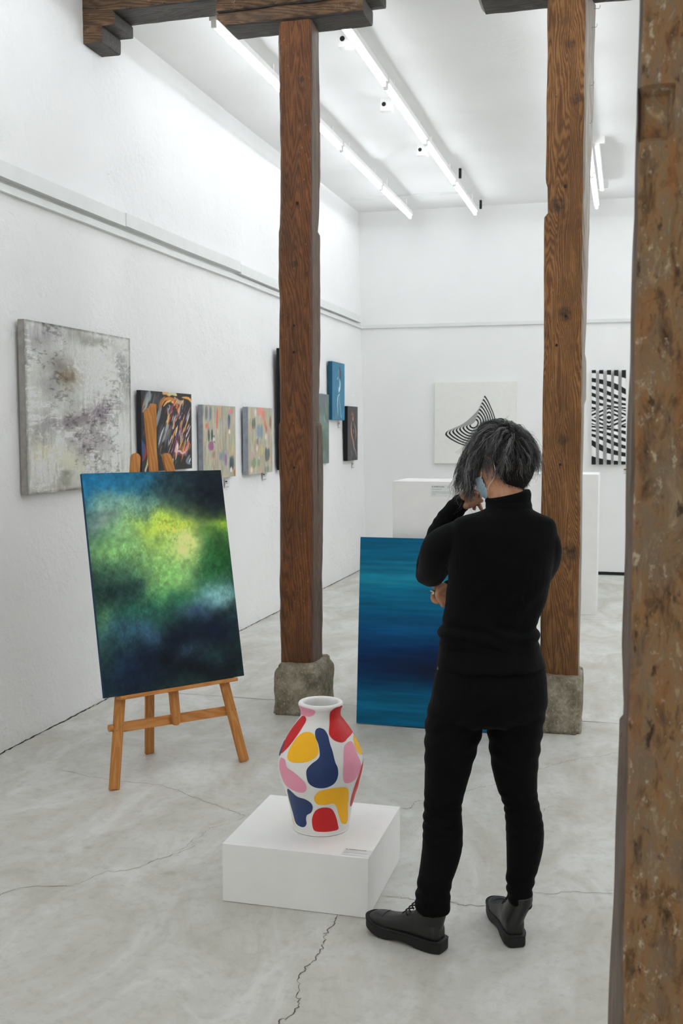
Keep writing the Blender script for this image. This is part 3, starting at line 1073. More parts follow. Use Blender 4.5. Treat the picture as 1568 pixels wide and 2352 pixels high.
def paint_dark():
    nx, ny = 180, 250
    img = np.ones((ny + 1, nx + 1, 3)) * np.array((24, 21, 22), float)
    U, V = uv_grid(nx, ny)
    img += (fbm(U * 8, V * 8, 2, 4)[..., None] - .5) * 22
    r = random.Random(4)
    S = lambda pts, w, c, a=1.0: stroke(img, pts, w, c, True, a, .35, r.randint(0, 999))
    # cool grey plume in the upper left
    for k in range(26):
        x = r.uniform(.05, .38); y = r.uniform(-.02, .22)
        S([(x, y), (x - .02 + r.uniform(-.02, .02), y + .1), (x - .09, y + r.uniform(.16, .26))], r.uniform(.012, .04), r.choice([(92, 100, 104), (126, 134, 136), (60, 66, 70), (150, 156, 154), (44, 48, 54)]), .8)
    S([(.42, .02), (.48, -.01), (.54, .04)], .06, (206, 150, 96)); S([(.52, .03), (.6, .0), (.68, .03)], .05, (196, 190, 140))
    S([(.36, .2), (.44, .1), (.56, .08), (.66, .12), (.72, .24), (.71, .3)], .035, (190, 118, 46)); S([(.42, .18), (.5, .12), (.6, .12), (.68, .2)], .025, (222, 170, 92))
    S([(.33, .22), (.38, .12), (.45, .06)], .03, (150, 96, 42)); S([(.64, .06), (.74, .12), (.82, .1)], .045, (176, 146, 122)); S([(.8, .05), (.94, .06), (1.02, .12)], .03, (214, 152, 70))
    S([(.5, .22), (.52, .3), (.5, .38), (.45, .48), (.41, .55)], .03, (205, 170, 110)); S([(.48, .36), (.44, .48), (.40, .56)], .018, (226, 160, 50))
    for k in range(16):
        x = r.uniform(.4, .62); y = r.uniform(.38, .5)
        S([(x, y), (x - .06, y + .1), (x - .11, y + .22)], r.uniform(.012, .03), r.choice([(140, 146, 152), (190, 194, 196), (92, 98, 104), (64, 68, 76)]), .85)
    S([(.5, .2), (.54, .26), (.57, .22), (.53, .16)], .035, (126, 134, 150)); S([(.54, .2), (.57, .25)], .03, (206, 210, 206))
    S([(.7, .32), (.64, .38), (.6, .46), (.66, .42)], .02, (214, 160, 110))
    S([(.7, .42), (.64, .5), (.6, .58), (.58, .66)], .018, (196, 130, 60))
    # steep bundle of coloured lines on the right
    for k in range(24):
        x, y = r.uniform(.06, .6), r.uniform(.1, .95)
        S([(x, y), (x - .03, y + .05), (x - .05, y + r.uniform(.08, .14))], r.uniform(.006, .016), r.choice([(120, 126, 130), (86, 60, 70), (150, 112, 60), (60, 64, 72), (180, 174, 160), (100, 40, 50)]), .8)
    for k in range(120):
        x = r.uniform(.55, 1.0); y = r.uniform(.06, .74); L = r.uniform(.06, .2); sl = r.uniform(.03, .09)
        S([(x, y), (x - sl * .5, y + L * .5), (x - sl, y + L)], r.uniform(.005, .015), r.choice([(120, 58, 74), (150, 92, 110), (206, 178, 160), (226, 214, 200), (90, 64, 120), (120, 130, 170), (196, 110, 46), (160, 44, 44), (214, 176, 80), (84, 32, 44), (108, 60, 86), (30, 26, 30), (30, 26, 30)]), .9)
    for k in range(14):
        x = r.uniform(.58, .95)
        S([(x, r.uniform(.6, .7)), (x - .03, .74), (x - .04, r.uniform(.76, .84))], r.uniform(.006, .016), r.choice([(150, 60, 90), (196, 70, 60), (210, 160, 160), (130, 110, 190), (226, 170, 60)]))
    S([(.68, .62), (.69, .72), (.66, .76), (.74, .76), (.8, .79), (.9, .74), (.95, .66)], .022, (206, 170, 176)); S([(.7, .66), (.69, .74)], .022, (230, 230, 222)); S([(.86, .78), (.92, .7), (.94, .62)], .016, (216, 120, 50))
    for k in range(9):
        a = math.radians(-120 + k * 13)
        S([(.42 + .03 * math.cos(a), .87 + .03 * math.sin(a)), (.42 + .14 * math.cos(a), .87 + .1 * math.sin(a))], .008, r.choice([(170, 160, 110), (206, 196, 130), (120, 112, 84)]))
    S([(.05, .66), (.06, .76), (.02, .86)], .04, (130, 30, 32)); S([(.0, .6), (.03, .7), (.02, .82)], .03, (40, 70, 120)); S([(.12, .78), (.1, .9), (.05, .98)], .02, (190, 170, 120))
    S([(.95, .82), (.9, .9), (.96, .94)], .04, (110, 124, 132)); S([(.97, .86), (.94, .92)], .015, (220, 224, 222)); S([(.55, .92), (.6, .86), (.58, .96)], .015, (170, 160, 90))
    for k in range(10):
        x, y = r.uniform(.5, .9), r.uniform(.84, .98)
        S([(x, y), (x + .04, y - .05)], .006, r.choice([(140, 90, 50), (120, 120, 110), (80, 70, 60)]), .7)
    return img


def paint_pastel(seed, pinks):
    nx, ny = 110, 170
    r = random.Random(seed)
    U, V = uv_grid(nx, ny)
    img = np.ones((ny + 1, nx + 1, 3)) * np.array((164, 162, 140), float)
    img += (fbm(U * 14, V * 3, seed, 4)[..., None] - .5) * 40
    pal = [(172, 176, 150), (150, 164, 132), (186, 172, 138), (196, 170, 146), (146, 158, 150), (160, 148, 110), (190, 184, 164), (136, 148, 148), (190, 150, 128), (172, 132, 122), (144, 134, 126), (158, 170, 158), (180, 160, 150)]
    for k in range(330):
        x, y = r.uniform(0, 1), r.uniform(-.1, 1)
        L = r.uniform(.10, .34)
        stroke(img, [(x, y), (x + r.uniform(-.012, .012), y + L)], r.uniform(.012, .035), r.choice(pal), True, .62, .5, k)
    for _ in range(3):
        img[1:-1] = (img[:-2] + img[1:-1] * 2 + img[2:]) / 4
    acc = [(.10, .12, .05, .2, (92, 96, 110)), (.22, .12, .05, .2, (104, 120, 140)), (.42, .2, .05, .3, (196, 104, 84)), (.5, .05, .05, .25, (200, 150, 110)), (.86, .07, .07, .06, (206, 116, 120)), (.8, .2, .06, .16, (46, 74, 88)), (.78, .26, .04, .16, (110, 96, 140)), (.12, .28, .05, .06, (206, 116, 100)),
           (.22, .4, .08, .16, (48, 66, 72)), (.32, .46, .05, .1, (54, 74, 72)), (.25, .56, .12, .1, (150, 92, 128)), (.33, .46, .045, .06, (226, 206, 206)), (.66, .76, .07, .2, (154, 106, 152)), (.55, .7, .08, .14, (122, 134, 142)), (.86, .82, .09, .2, (40, 66, 76)), (.86, .9, .045, .07, (228, 212, 210)), (.3, .68, .06, .12, (150, 116, 100)), (.88, .62, .05, .14, (204, 174, 130)), (.95, .95, .04, .1, (170, 94, 50)), (.8, .36, .05, .06, (222, 210, 196))]
    if pinks:
        acc = [(.28, .08, .05, .12, (226, 210, 206)), (.22, .24, .07, .16, (84, 84, 84)), (.5, .06, .16, .1, (210, 138, 128)), (.62, .14, .08, .18, (204, 124, 108)), (.68, .26, .05, .12, (206, 104, 76)), (.45, .36, .13, .2, (116, 138, 154)), (.72, .44, .05, .1, (226, 196, 190)), (.74, .32, .06, .1, (176, 106, 114)), (.9, .22, .06, .2, (128, 98, 84)), (.36, .52, .06, .1, (104, 92, 100)), (.34, .62, .04, .1, (214, 190, 186)),
               (.15, .72, .05, .12, (190, 146, 158)), (.78, .72, .13, .2, (84, 94, 90)), (.9, .8, .045, .1, (214, 160, 152)), (.3, .84, .18, .12, (124, 142, 112)), (.55, .66, .12, .14, (178, 170, 122)), (.12, .94, .04, .1, (216, 200, 180)), (.5, .95, .1, .1, (170, 150, 130)), (.75, .95, .1, .08, (120, 138, 124))]
    for k, (u, v, w, h, c) in enumerate(acc):
        for q in range(6):
            xx = u + r.uniform(-.7, .7) * w
            stroke(img, [(xx, v - h * r.uniform(.35, .6)), (xx + r.uniform(-.01, .01), v + h * r.uniform(.3, .6))], w * r.uniform(.3, .55), np.array(c) + r.uniform(-14, 14), True, .5, .5, k * 7 + q)
    return img


def paint_green():
    img, U, V = blob_paint(300, 440, (38, 62, 58), [
        (.05, .03, .42, .12, (22, 92, 132), 1.0), (.30, .02, .3, .08, (30, 92, 122), .9), (.85, .10, .34, .20, (22, 27, 36), 1.0), (.62, .06, .16, .10, (40, 58, 66), .7),
        (.12, .16, .16, .07, (112, 146, 134), .75), (.32, .17, .24, .08, (104, 140, 122), .8), (.10, .23, .14, .05, (104, 116, 118), .8), (.62, .22, .20, .07, (78, 100, 68), .6),
        (.22, .30, .2, .08, (116, 158, 118), .85), (.16, .38, .2, .08, (112, 158, 92), .8), (.46, .28, .2, .07, (146, 172, 66), .95), (.60, .29, .18, .06, (164, 180, 60), .9), (.96, .30, .16, .06, (132, 158, 44), .95), (.82, .34, .14, .06, (60, 104, 52), .7),
        (.55, .40, .22, .09, (150, 182, 96), .95), (.66, .40, .17, .09, (190, 198, 118), .95), (.45, .36, .10, .04, (120, 146, 70), .7), (.40, .48, .20, .10, (126, 172, 94), .9), (.55, .52, .18, .08, (112, 162, 90), .8), (.44, .57, .12, .06, (134, 178, 98), .7),
        (.93, .43, .17, .10, (38, 88, 40), .95), (.85, .50, .15, .07, (34, 92, 46), .8), (.20, .49, .18, .07, (62, 98, 76), .75), (.14, .57, .22, .09, (32, 52, 50), .95), (.28, .55, .1, .06, (36, 60, 60), .7), (.60, .60, .2, .06, (40, 100, 66), .8), (.36, .66, .3, .08, (38, 86, 70), .85),
        (.84, .60, .14, .07, (100, 146, 146), .95), (.90, .62, .10, .05, (112, 156, 152), .8), (.70, .66, .16, .06, (58, 80, 104), .85), (.05, .70, .10, .08, (78, 120, 72), .7), (.16, .75, .2, .08, (42, 76, 90), .85), (.36, .78, .12, .07, (58, 92, 120), .8),
        (.55, .80, .16, .10, (18, 24, 36), .95), (.80, .77, .25, .10, (20, 27, 46), .95), (.28, .88, .3, .08, (24, 36, 58), .9), (.7, .92, .5, .1, (16, 19, 26), .95), (.18, .95, .25, .06, (20, 30, 50), .8), (.66, .86, .10, .05, (46, 66, 84), .65), (.80, .88, .08, .05, (40, 66, 70), .6), (.1, .9, .1, .06, (30, 48, 74), .6)], 61, 0.085, 3.4)
    lum = img.mean(-1, keepdims=True)
    img = img * (1 + 0.20 * sstep(38, 95, lum)) + 5 * sstep(40, 110, lum)
    g = fbm(U * 30, V * 42, 6, 6, .62) - .5
    img *= (1 + 0.55 * g)[..., None]
    d = fbm(U * 90 + V * 40, V * 80 - U * 40, 9, 4, .7) - .5
    img *= (1 + 0.45 * d * sstep(.35, .6, fbm(U * 5, V * 7, 14, 3)))[..., None]
    return np.clip(img, 6, 240)


def paint_sea():
    U, V = uv_grid(200, 220)
    w = V + (fbm(U * 3, V * 14, 5, 4) - .5) * .05
    stops = [(0, (10, 84, 118)), (.12, (12, 94, 124)), (.21, (22, 118, 144)), (.28, (10, 98, 128)), (.40, (8, 82, 118)), (.5, (9, 70, 112)), (.58, (10, 52, 96)), (.66, (12, 40, 78)), (.74, (10, 48, 84)), (.82, (8, 78, 112)), (.90, (10, 90, 122)), (1, (8, 82, 116))]
    xs = [s[0] for s in stops]
    img = np.stack([np.interp(w, xs, [s[1][c] for s in stops]) for c in range(3)], -1)
    st = fbm(U * 4, V * 70, 3, 4) - .5
    img *= (1 + .38 * st)[..., None]
    for (u, v, ru, rv, c, s) in ((.5, .70, .3, .055, (20, 20, 36), .85), (.25, .68, .2, .04, (16, 34, 66), .6), (.6, .62, .25, .04, (20, 26, 58), .6), (.1, .22, .25, .02, (30, 130, 152), .5)):
        f = np.exp(-((U + .1 * (fbm(U * 3, V * 20, 8, 3) - .5) - u) / ru) ** 2 - ((w - v) / rv) ** 2) * s
        img = img * (1 - f[..., None]) + np.array(c) * f[..., None]
    return img


def paint_figure(bg, strokes, seed):
    nx, ny = 90, 150
    U, V = uv_grid(nx, ny)
    img = np.ones((ny + 1, nx + 1, 3)) * np.array(bg, float)
    img *= (1 + .28 * (fbm(U * 7, V * 9, seed, 4) - .5))[..., None]
    for k, (pts, w, c) in enumerate(strokes):
        stroke(img, pts, w, c, True, .9, .3, k)
    return img


FIG_BLUE = paint_figure((38, 110, 142), [
    ([(.56, .08), (.62, .14), (.64, .24), (.62, .32)], .06, (52, 52, 62)), ([(.54, .10), (.52, .16), (.53, .22)], .025, (150, 130, 130)),
    ([(.52, .24), (.36, .28), (.30, .36), (.33, .5), (.40, .56)], .02, (74, 84, 104)), ([(.5, .25), (.38, .3)], .02, (190, 196, 200)),
    ([(.58, .28), (.62, .36), (.60, .46), (.52, .52)], .04, (200, 216, 218)), ([(.66, .34), (.70, .46), (.66, .56)], .02, (60, 110, 120)), ([(.56, .42), (.52, .5)], .03, (232, 236, 236)),
    ([(.60, .54), (.46, .60), (.42, .72), (.46, .92)], .035, (186, 200, 200)), ([(.62, .56), (.58, .68), (.62, .84)], .03, (110, 160, 168)), ([(.40, .64), (.28, .74), (.34, .82)], .015, (60, 66, 84)),
    ([(.36, .84), (.3, .94), (.5, .98)], .06, (84, 112, 126)), ([(.66, .7), (.68, .88), (.74, .96)], .02, (170, 190, 200)), ([(.7, .92), (.76, .96)], .012, (214, 220, 220))], 3)
FIG_DARK = paint_figure((54, 52, 52), [
    ([(.36, .16), (.44, .13), (.56, .18), (.58, .28)], .06, (138, 84, 50)), ([(.34, .2), (.30, .34), (.30, .6), (.28, .74)], .035, (108, 66, 44)), ([(.5, .2), (.52, .26)], .05, (176, 136, 124)),
    ([(.38, .28), (.35, .4), (.40, .52), (.50, .62), (.6, .7)], .032, (206, 166, 140)), ([(.62, .3), (.78, .42), (.82, .52), (.72, .62)], .03, (196, 152, 136)), ([(.52, .34), (.56, .44), (.60, .52)], .07, (34, 30, 32)),
    ([(.54, .42), (.6, .46), (.58, .5)], .025, (160, 130, 130)), ([(.48, .58), (.58, .68), (.66, .80)], .07, (150, 118, 124)), ([(.62, .74), (.78, .84), (.9, .95)], .035, (150, 140, 144)), ([(.3, .82), (.42, .88), (.36, .94)], .05, (96, 92, 92)), ([(.2, .94), (.4, .98)], .05, (84, 80, 80))], 5)
FIG_GREEN = paint_figure((92, 112, 106), [([(.2, 0), (.8, .05)], .3, (96, 104, 112)), ([(.1, .35), (.9, .45)], .2, (104, 124, 116)), ([(.3, .6), (.8, .75)], .25, (84, 104, 92)), ([(.8, .1), (.86, .3)], .04, (120, 122, 112)), ([(.7, .3), (.75, .4)], .04, (120, 140, 140))], 8)

M_OIL = mat_paint('oil_paint', 0.5, 0.35, 0.08, 45)
M_OIL_ROUGH = mat_paint('thick_oil_paint', 0.7, 0.7, 0.10, 60)
M_OIL_SATIN = mat_paint('satin_oil_paint', 0.5, 0.12, 0.03, 70)
M_OIL_SATIN.node_tree.nodes['Principled BSDF'].inputs['Specular IOR Level'].default_value = 0.12


def painting(name, label, w, h, t, img, edge, loc, rz, mat=None, lean=0.0, cat='painting', group=None):
    """stretched canvas: origin at the middle of its back, face toward local -y"""
    root = empty(name, loc)
    root.rotation_euler = (lean, 0, rz)
    tag(root, label, cat, group)
    em = plain(name + '_edge', edge, 0.8, 0.15, 25)
    box('stretched_canvas', -w / 2, w / 2, -t + 0.0008, 0, -h / 2, h / 2, em, root, 0.002)
    color_grid('painted_face', w - .001, h - .001, img.shape[1] - 1, img.shape[0] - 1, img, mat or M_OIL, root, -t - 0.0006)
    return root


def hang_left(name, label, tl, tr, bl, img, edge, t, mat=None, gap=0.008):
    """hang on the left wall from the photo's corner points (outer face)"""
    zg = 1.7
    for _ in range(3):
        X = wall_x(6.5, zg) + t + gap
        a, b, c = on_plane(*tl, 0, X), on_plane(*tr, 0, X), on_plane(*bl, 0, X)
        zg = (a[2] + c[2]) / 2
    X = wall_x((a[1] + b[1]) / 2, zg) + t + gap
    a, b, c = on_plane(*tl, 0, X), on_plane(*tr, 0, X), on_plane(*bl, 0, X)
    w = b[1] - a[1]
    zt = (a[2] + b[2]) / 2
    h = zt - c[2]
    # facing +x: rotate so that local -y -> +x ; local +x -> +y
    return painting(name, label, w, h, t, img, edge, (X - t, (a[1] + b[1]) / 2, zt - h / 2), math.pi / 2, mat)


hang_left('abstract_painting', 'large pale grey abstract painting, nearest on the left wall', (54, 729), (298, 780), (53, 1138), paint_grey(), (150, 146, 140), 0.035, M_OIL_ROUGH)
hang_left('abstract_painting', 'dark abstract painting with orange and purple streaks behind the easel top', (323, 895), (439, 906), (320, 1086), paint_dark(), (46, 48, 54), 0.03)
hang_left('abstract_painting', 'pastel abstract painting with a purple dab, next to the dark streaked one', (465, 929), (540, 934), (461, 1103), paint_pastel(3, False), (150, 156, 164), 0.036)
hang_left('abstract_painting', 'pastel abstract painting with pink top, next to the wooden post', (569, 935), (625, 937), (565, 1091), paint_pastel(8, True), (150, 156, 164), 0.045)
hang_left('abstract_painting', 'tall black-edged canvas mostly hidden behind the left wooden post', (643, 800), (700, 812), (643, 1080), np.ones((41, 41, 3)) * 30 + fbm(*[g * 6 for g in uv_grid(40, 40)], 3, 3)[..., None] * 20, (16, 16, 17), 0.034, None, 0.024)
hang_left('abstract_painting', 'grey green painting peeking out right of the wooden post', (716, 901), (755, 907), (716, 1068), FIG_GREEN, (80, 88, 88), 0.03)
hang_left('figure_painting', 'small blue painting of a seated figure on the left wall', (762.5, 828), (791, 837), (761, 964), FIG_BLUE, (20, 84, 112), 0.045)
hang_left('figure_painting', 'small dark painting of a pale figure nearest the room corner', (798, 932), (821, 935), (796, 1059), FIG_DARK, (18, 18, 19), 0.045)

# --- blue sea-like canvas on the floor, leaning on the tall plinth
bw, bh, bt = 0.93, 1.0, 0.022
lean = math.radians(5.0)
sea = painting('blue_canvas', 'large deep blue canvas leaning on the white plinth behind the person', bw, bh, bt, paint_sea(), (12, 60, 88), (-1.383 + bw / 2, 5.462 + bt + math.sin(lean) * bh / 2, 0.003 + math.cos(lean) * bh / 2), 0, M_OIL_SATIN, -lean)

# --- green painting on its easel
EY, EL = math.radians(52.44), math.radians(11.5)
EN = np.array([math.sin(EY), -math.cos(EY), 0])
EUx = np.array([math.cos(EY), math.sin(EY), 0])
EVz = np.array([0, 0, 1]) * math.cos(EL) - EN * math.sin(EL)
k_s = 1.413
ectr = CC + (np.array([-1.4532, 3.1985, 1.0895]) - CC) * k_s
ew, eh, et = 0.5097 * k_s, 0.7075 * k_s, 0.020
ENn = np.cross(EVz, EUx) * -1
ENn = np.cross(EUx, EVz)            # unit normal of the leaning face, toward the viewer
back_c = ectr - ENn * et
gp_ = painting('green_painting', 'green, yellow and dark blue cloudy abstract painting on the wooden easel', ew, eh, et, paint_green(), (24, 62, 88), back_c, EY, M_OIL_SATIN, 0)
gp_.rotation_euler = Matrix((EUx, -ENn, EVz)).transposed().to_euler()

# ================================================================== easel
M_BEECH = mat_wood('beech_wood', (166, 106, 50), (192, 128, 66), (206, 144, 80), 0.0, (), 30, 0.12, 0.4, gray=(160, 110, 62))
M_SCREW = plain('brass_screw', (150, 120, 70), 0.4, 0.1, 40, metal=0.7)
eroot_loc = np.array([-1.99, 4.47, 0.0])
easel = tag(empty('studio_easel', eroot_loc), 'beech wood A-frame easel holding the green painting', 'easel')


def eplane(u, v, n=0.0):
    """point in the leaning plane: u along the canvas width, v up the slope from the floor line, n toward the viewer, 0 = back of the canvas"""
    return back_c + EUx * u + EVz * v + ENn * n


def v_at_z(z, n):
    return (z - (back_c + ENn * n)[2]) / EVz[2]


def plank(name, a, b, width, thick, wdir, parent, round_end=None, mat=None):
    """flat wooden bar from a to b; wdir = direction of its width; ends square or rounded"""
    a, b, wdir = np.asarray(a, float), np.asarray(b, float), np.asarray(wdir, float)
    t = b - a
    L = np.linalg.norm(t)
    t = t / L
    wdir = wdir - t * (wdir @ t)
    wdir /= np.linalg.norm(wdir)
    nd = np.cross(t, wdir)
    prof = [(-width / 2, 0), (width / 2, 0)]
    out = [(-width / 2, 0.0), (width / 2, 0.0)]
    if round_end == 'both' or round_end == 'a':
        out = [(-math.cos(q) * width / 2, -math.sin(q) * width / 2) for q in np.linspace(0, math.pi, 11)]
    top = [(width / 2, L), (-width / 2, L)]
    if round_end in ('b', 'both'):
        top = [(math.cos(q) * width / 2, L + math.sin(q) * width / 2) for q in np.linspace(0, math.pi, 11)]
    P = out + top
    n = len(P)
    V = [a + wdir * x + t * y + nd * s for s in (-thick / 2, thick / 2) for x, y in P]
    F = [tuple(range(n - 1, -1, -1)), tuple(range(n, 2 * n))] + [(i, (i + 1) % n, n + (i + 1) % n, n + i) for i in range(n)]
    # store in a local frame whose z axis runs along the bar, so the grain follows it
    R = Matrix((wdir, nd, t)).transposed()
    Vl = [(Vector(v - a)) @ R for v in V]
    bm = bmesh.new()
    bv = [bm.verts.new(v) for v in Vl]
    for f in F:
        bm.faces.new([bv[i] for i in f])
    bmesh.ops.recalc_face_normals(bm, faces=bm.faces[:])
    bmesh.ops.bevel(bm, geom=[e for e in bm.edges if e.calc_face_angle(0) > 1.0], offset=0.0018, segments=2, affect='EDGES')
    me = bpy.data.meshes.new(name)
    bm.to_mesh(me)
    bm.free()
    o = link(name, me, mat or M_BEECH, parent)
    o.matrix_local = Matrix.Translation(Vector(a) - (parent.location if parent else Vector())) @ R.to_4x4()
    return o


def on_easel(px, py, n):
    """photo point on the plane parallel to the canvas, n metres in front of its back"""
    r = ray(px, py)
    p0 = back_c + ENn * n
    t = ((p0 - CC) @ ENn) / (r @ ENn)
    return CC + r * t


n_leg = -0.0125
fl = on_easel(262, 1816, n_leg); ft = on_easel(311, 1052, n_leg)
gl = on_easel(561, 1750, n_leg); gt = on_easel(383, 1052, n_leg)
fl[2] = max(fl[2], 0.0); 
for s_, a_, b_ in (('l', fl, ft), ('r', gl, gt)):
    d_ = (b_ - a_) / np.linalg.norm(b_ - a_)
    a0 = a_ - d_ * ((a_[2] - 0.002) / d_[2])
    plank('front_leg', a0, b_ - d_ * 0.0, 0.046, 0.019, EUx, easel, 'b')
# canvas tray, mast, cross bar
tr_a, tr_b = on_easel(272, 1604, 0.018), on_easel(541, 1561, 0.018)
d_ = (tr_b - tr_a) / np.linalg.norm(tr_b - tr_a)
d_ = EUx
tm = (tr_a + tr_b) / 2
tm = ectr - EVz * (eh / 2 + 0.0095) + ENn * (-et / 2 + 0.006) + EUx * ((tm - ectr) @ EUx)
half = np.linalg.norm(tr_b - tr_a) / 2
plank('canvas_tray', tm - EUx * half, tm + EUx * half, 0.050, 0.017, ENn, easel)
lip = tm + ENn * 0.020 + EVz * 0.011
ms_b = on_easel(404, 1655, n_leg)
ms_t2 = on_easel(341, 948, n_leg)
plank('mast', ms_b, ms_t2, 0.044, 0.018, EUx, easel, 'both')
plank('mast_slider', on_easel(352, 1150, n_leg - 0.022), on_easel(351, 928, n_leg - 0.022), 0.030, 0.018, EUx, easel)
cb_a, cb_b = on_easel(268, 1672, n_leg - 0.0185), on_easel(535, 1630, n_leg - 0.0185)
plank('cross_bar', cb_a, cb_b, 0.044, 0.016, EVz, easel)
# rear leg from the hinge to the floor behind
rf = on_floor(343, 1731)
hinge = eplane((on_easel(352, 1075, n_leg) - back_c) @ EUx, (on_easel(352, 1120, n_leg) - back_c) @ EVz, -0.068)
plank('rear_leg', rf + [0, 0, 0.002], hinge, 0.044, 0.019, EUx, easel, 'b')
hb = (on_easel(358, 1125, n_leg) - back_c)
plank('hinge_block', eplane(hb @ EUx - 0.05, hb @ EVz, -0.040), eplane(hb @ EUx + 0.05, hb @ EVz, -0.040), 0.05, 0.026, EVz, easel)
# wing knob at the left leg and screws at the joints
kp = on_easel(256, 1672, n_leg)
V, F = tube([kp - EUx * 0.012, kp + EUx * 0.004], 0.016, 14, 0, False)
link('knob', mesh('knob', V - eroot_loc, F), M_BEECH, easel)
for (px, py) in ((268, 1678), (276, 1670), (533, 1631), (541, 1629), (405, 1649)):
    s0 = on_easel(px, py, n_leg + 0.0095)
    V, F = tube([s0 - ENn * 0.003, s0 + ENn * 0.0012], 0.0035, 10, 0, False)
    link('screw', mesh('screw', V - eroot_loc, F), M_SCREW, easel)

# ================================================================== plinths
ped = tag(box('low_pedestal', -0.2505, 0.2505, -0.2475, 0.2475, 0.001, 0.199, M_WHITE, None, 0.0015), 'low square white pedestal under the colourful vase', 'pedestal')
ped.location = (-1.031, 3.4905, 0)
pl1 = tag(box('tall_plinth', 0, 0.64, 0, 0.36, 0.0, 1.302, M_WHITE, None, 0.002), 'tall white plinth behind the blue canvas, with a text label', 'plinth', 'white plinths')
pl1.location = (-1.218, 5.605, 0)
pl2 = tag(box('tall_plinth', 0, 0.552, 0, 0.5, 0.0, 1.203, M_WHITE, None, 0.002), 'tall white plinth near the back wall, beside the knotty post', 'plinth', 'white plinths')
pl2.location = (-0.790, 9.29, 0)

# ================================================================== text labels
M_INK = plain('black_ink', (22, 22, 22), 0.7, 0.1, 50)
M_INK2 = plain('grey_ink', (112, 112, 110), 0.7, 0.1, 50)
M_FILM = plain('clear_label_film', (230, 230, 228), 0.3, 0.03, 60)
M_CARD = plain('white_card', (226, 227, 226), 0.6, 0.03, 60)


def text_mesh(name, s, size, mat, parent, loc, bold=0.0):
    cu = bpy.data.curves.new(name, 'FONT')
    cu.body = s
    cu.size = size
    cu.offset = bold
    o = bpy.data.objects.new(name + '_tmp', cu)
    COL.objects.link(o)
    dg = bpy.context.evaluated_depsgraph_get()
    me = bpy.data.meshes.new_from_object(o.evaluated_get(dg))
    bpy.data.objects.remove(o)
    bpy.data.curves.remove(cu)
    me.name = name
    me.materials.clear()
    r = link(name, me, mat, parent, loc)
    return r


def text_label(name, label, w, h, loc, rot, title, lines, mat, ts):
    root = tag(empty(name, loc), label, 'label', None)
    root.rotation_euler = rot
    box('film', 0, w, -h, 0, -0.0004, 0.0004, mat, root)
    text_mesh('title', title, ts, M_INK, root, (w * .06, -h * .20, 0.0008), ts * .02)
    yy = -h * .38
    for row in lines:
        x = w * .06
        V, F = [], []
        r = random.Random(len(row) + int(yy * 1e5))
        while x < w * row:
            l = r.uniform(.02, .07) * w
            b = len(V)
            V += [(x, yy, 0.0008), (min(x + l, w * row), yy, 0.0008), (min(x + l, w * row), yy + h * .022, 0.0008), (x, yy + h * .022, 0.0008)]
            F.append((b, b + 1, b + 2, b + 3))
            x += l + w * .012
        link('small_print', mesh('small_print', V, F), M_INK2, root)
        yy -= h * (.20 if row == lines[0] else .105)
    return root


class _R(float):
    def __len__(self):
        return 1


TITLE = 'EL SUE\u00d1O D\u2019LUNA'
ROWS = [_R(.52), _R(.88), _R(.9), _R(.25)]
p0 = on_plane(989, 1113.5, 1, 5.604)
text_label('plinth_label', 'clear text label on the tall plinth behind the person', 0.112, 0.064, (p0[0], 5.6042, p0[2]), (math.pi / 2, 0, 0), TITLE, ROWS, M_FILM, 0.0078)
p1 = on_floor(792, 1948, 0.2)
text_label('pedestal_label', 'small text label on the front right corner of the low pedestal', min(0.102, -0.7825 - p1[0]), 0.052, (p1[0], p1[1], 0.2000), (0, 0, 0), TITLE, ROWS, M_CARD, 0.0082)


def wall_label(px, py, label, facing):
    if facing == 'left':
        X = wall_x(8, 1.2) + 0.0035
        for _ in range(3):
            p = on_plane(px, py, 0, X)
            X = wall_x(p[1], p[2]) + 0.0055
        rot = (math.pi / 2, 0, math.pi / 2)
    else:
        p = on_plane(px, py, 1, Y_B - 0.003)
        rot = (math.pi / 2, 0, 0)
    r = tag(empty('wall_label', p), label, 'label', 'tiny wall labels')
    r.rotation_euler = rot
    box('card', 0, 0.10, -0.065, 0, -0.001, 0.001, M_CARD, r)
    box('title_line', 0.006, 0.048, -0.020, -0.009, 0.0008, 0.0016, M_INK, r)
    box('print_line', 0.006, 0.07, -0.030, -0.027, 0.0008, 0.0016, M_INK2, r)
    box('print_line', 0.006, 0.08, -0.058, -0.055, 0.0008, 0.0016, M_INK2, r)


wall_label(516, 1102, 'tiny label under the pastel painting with a purple dab', 'left')
wall_label(603, 1086, 'tiny label under the pastel painting with pink top', 'left')
wall_label(777, 969, 'tiny label under the small blue figure painting', 'left')
wall_label(808, 1062, 'tiny label under the small dark figure painting', 'left')
wall_label(1431, 1075, 'tiny label under the black and white slats', 'back')

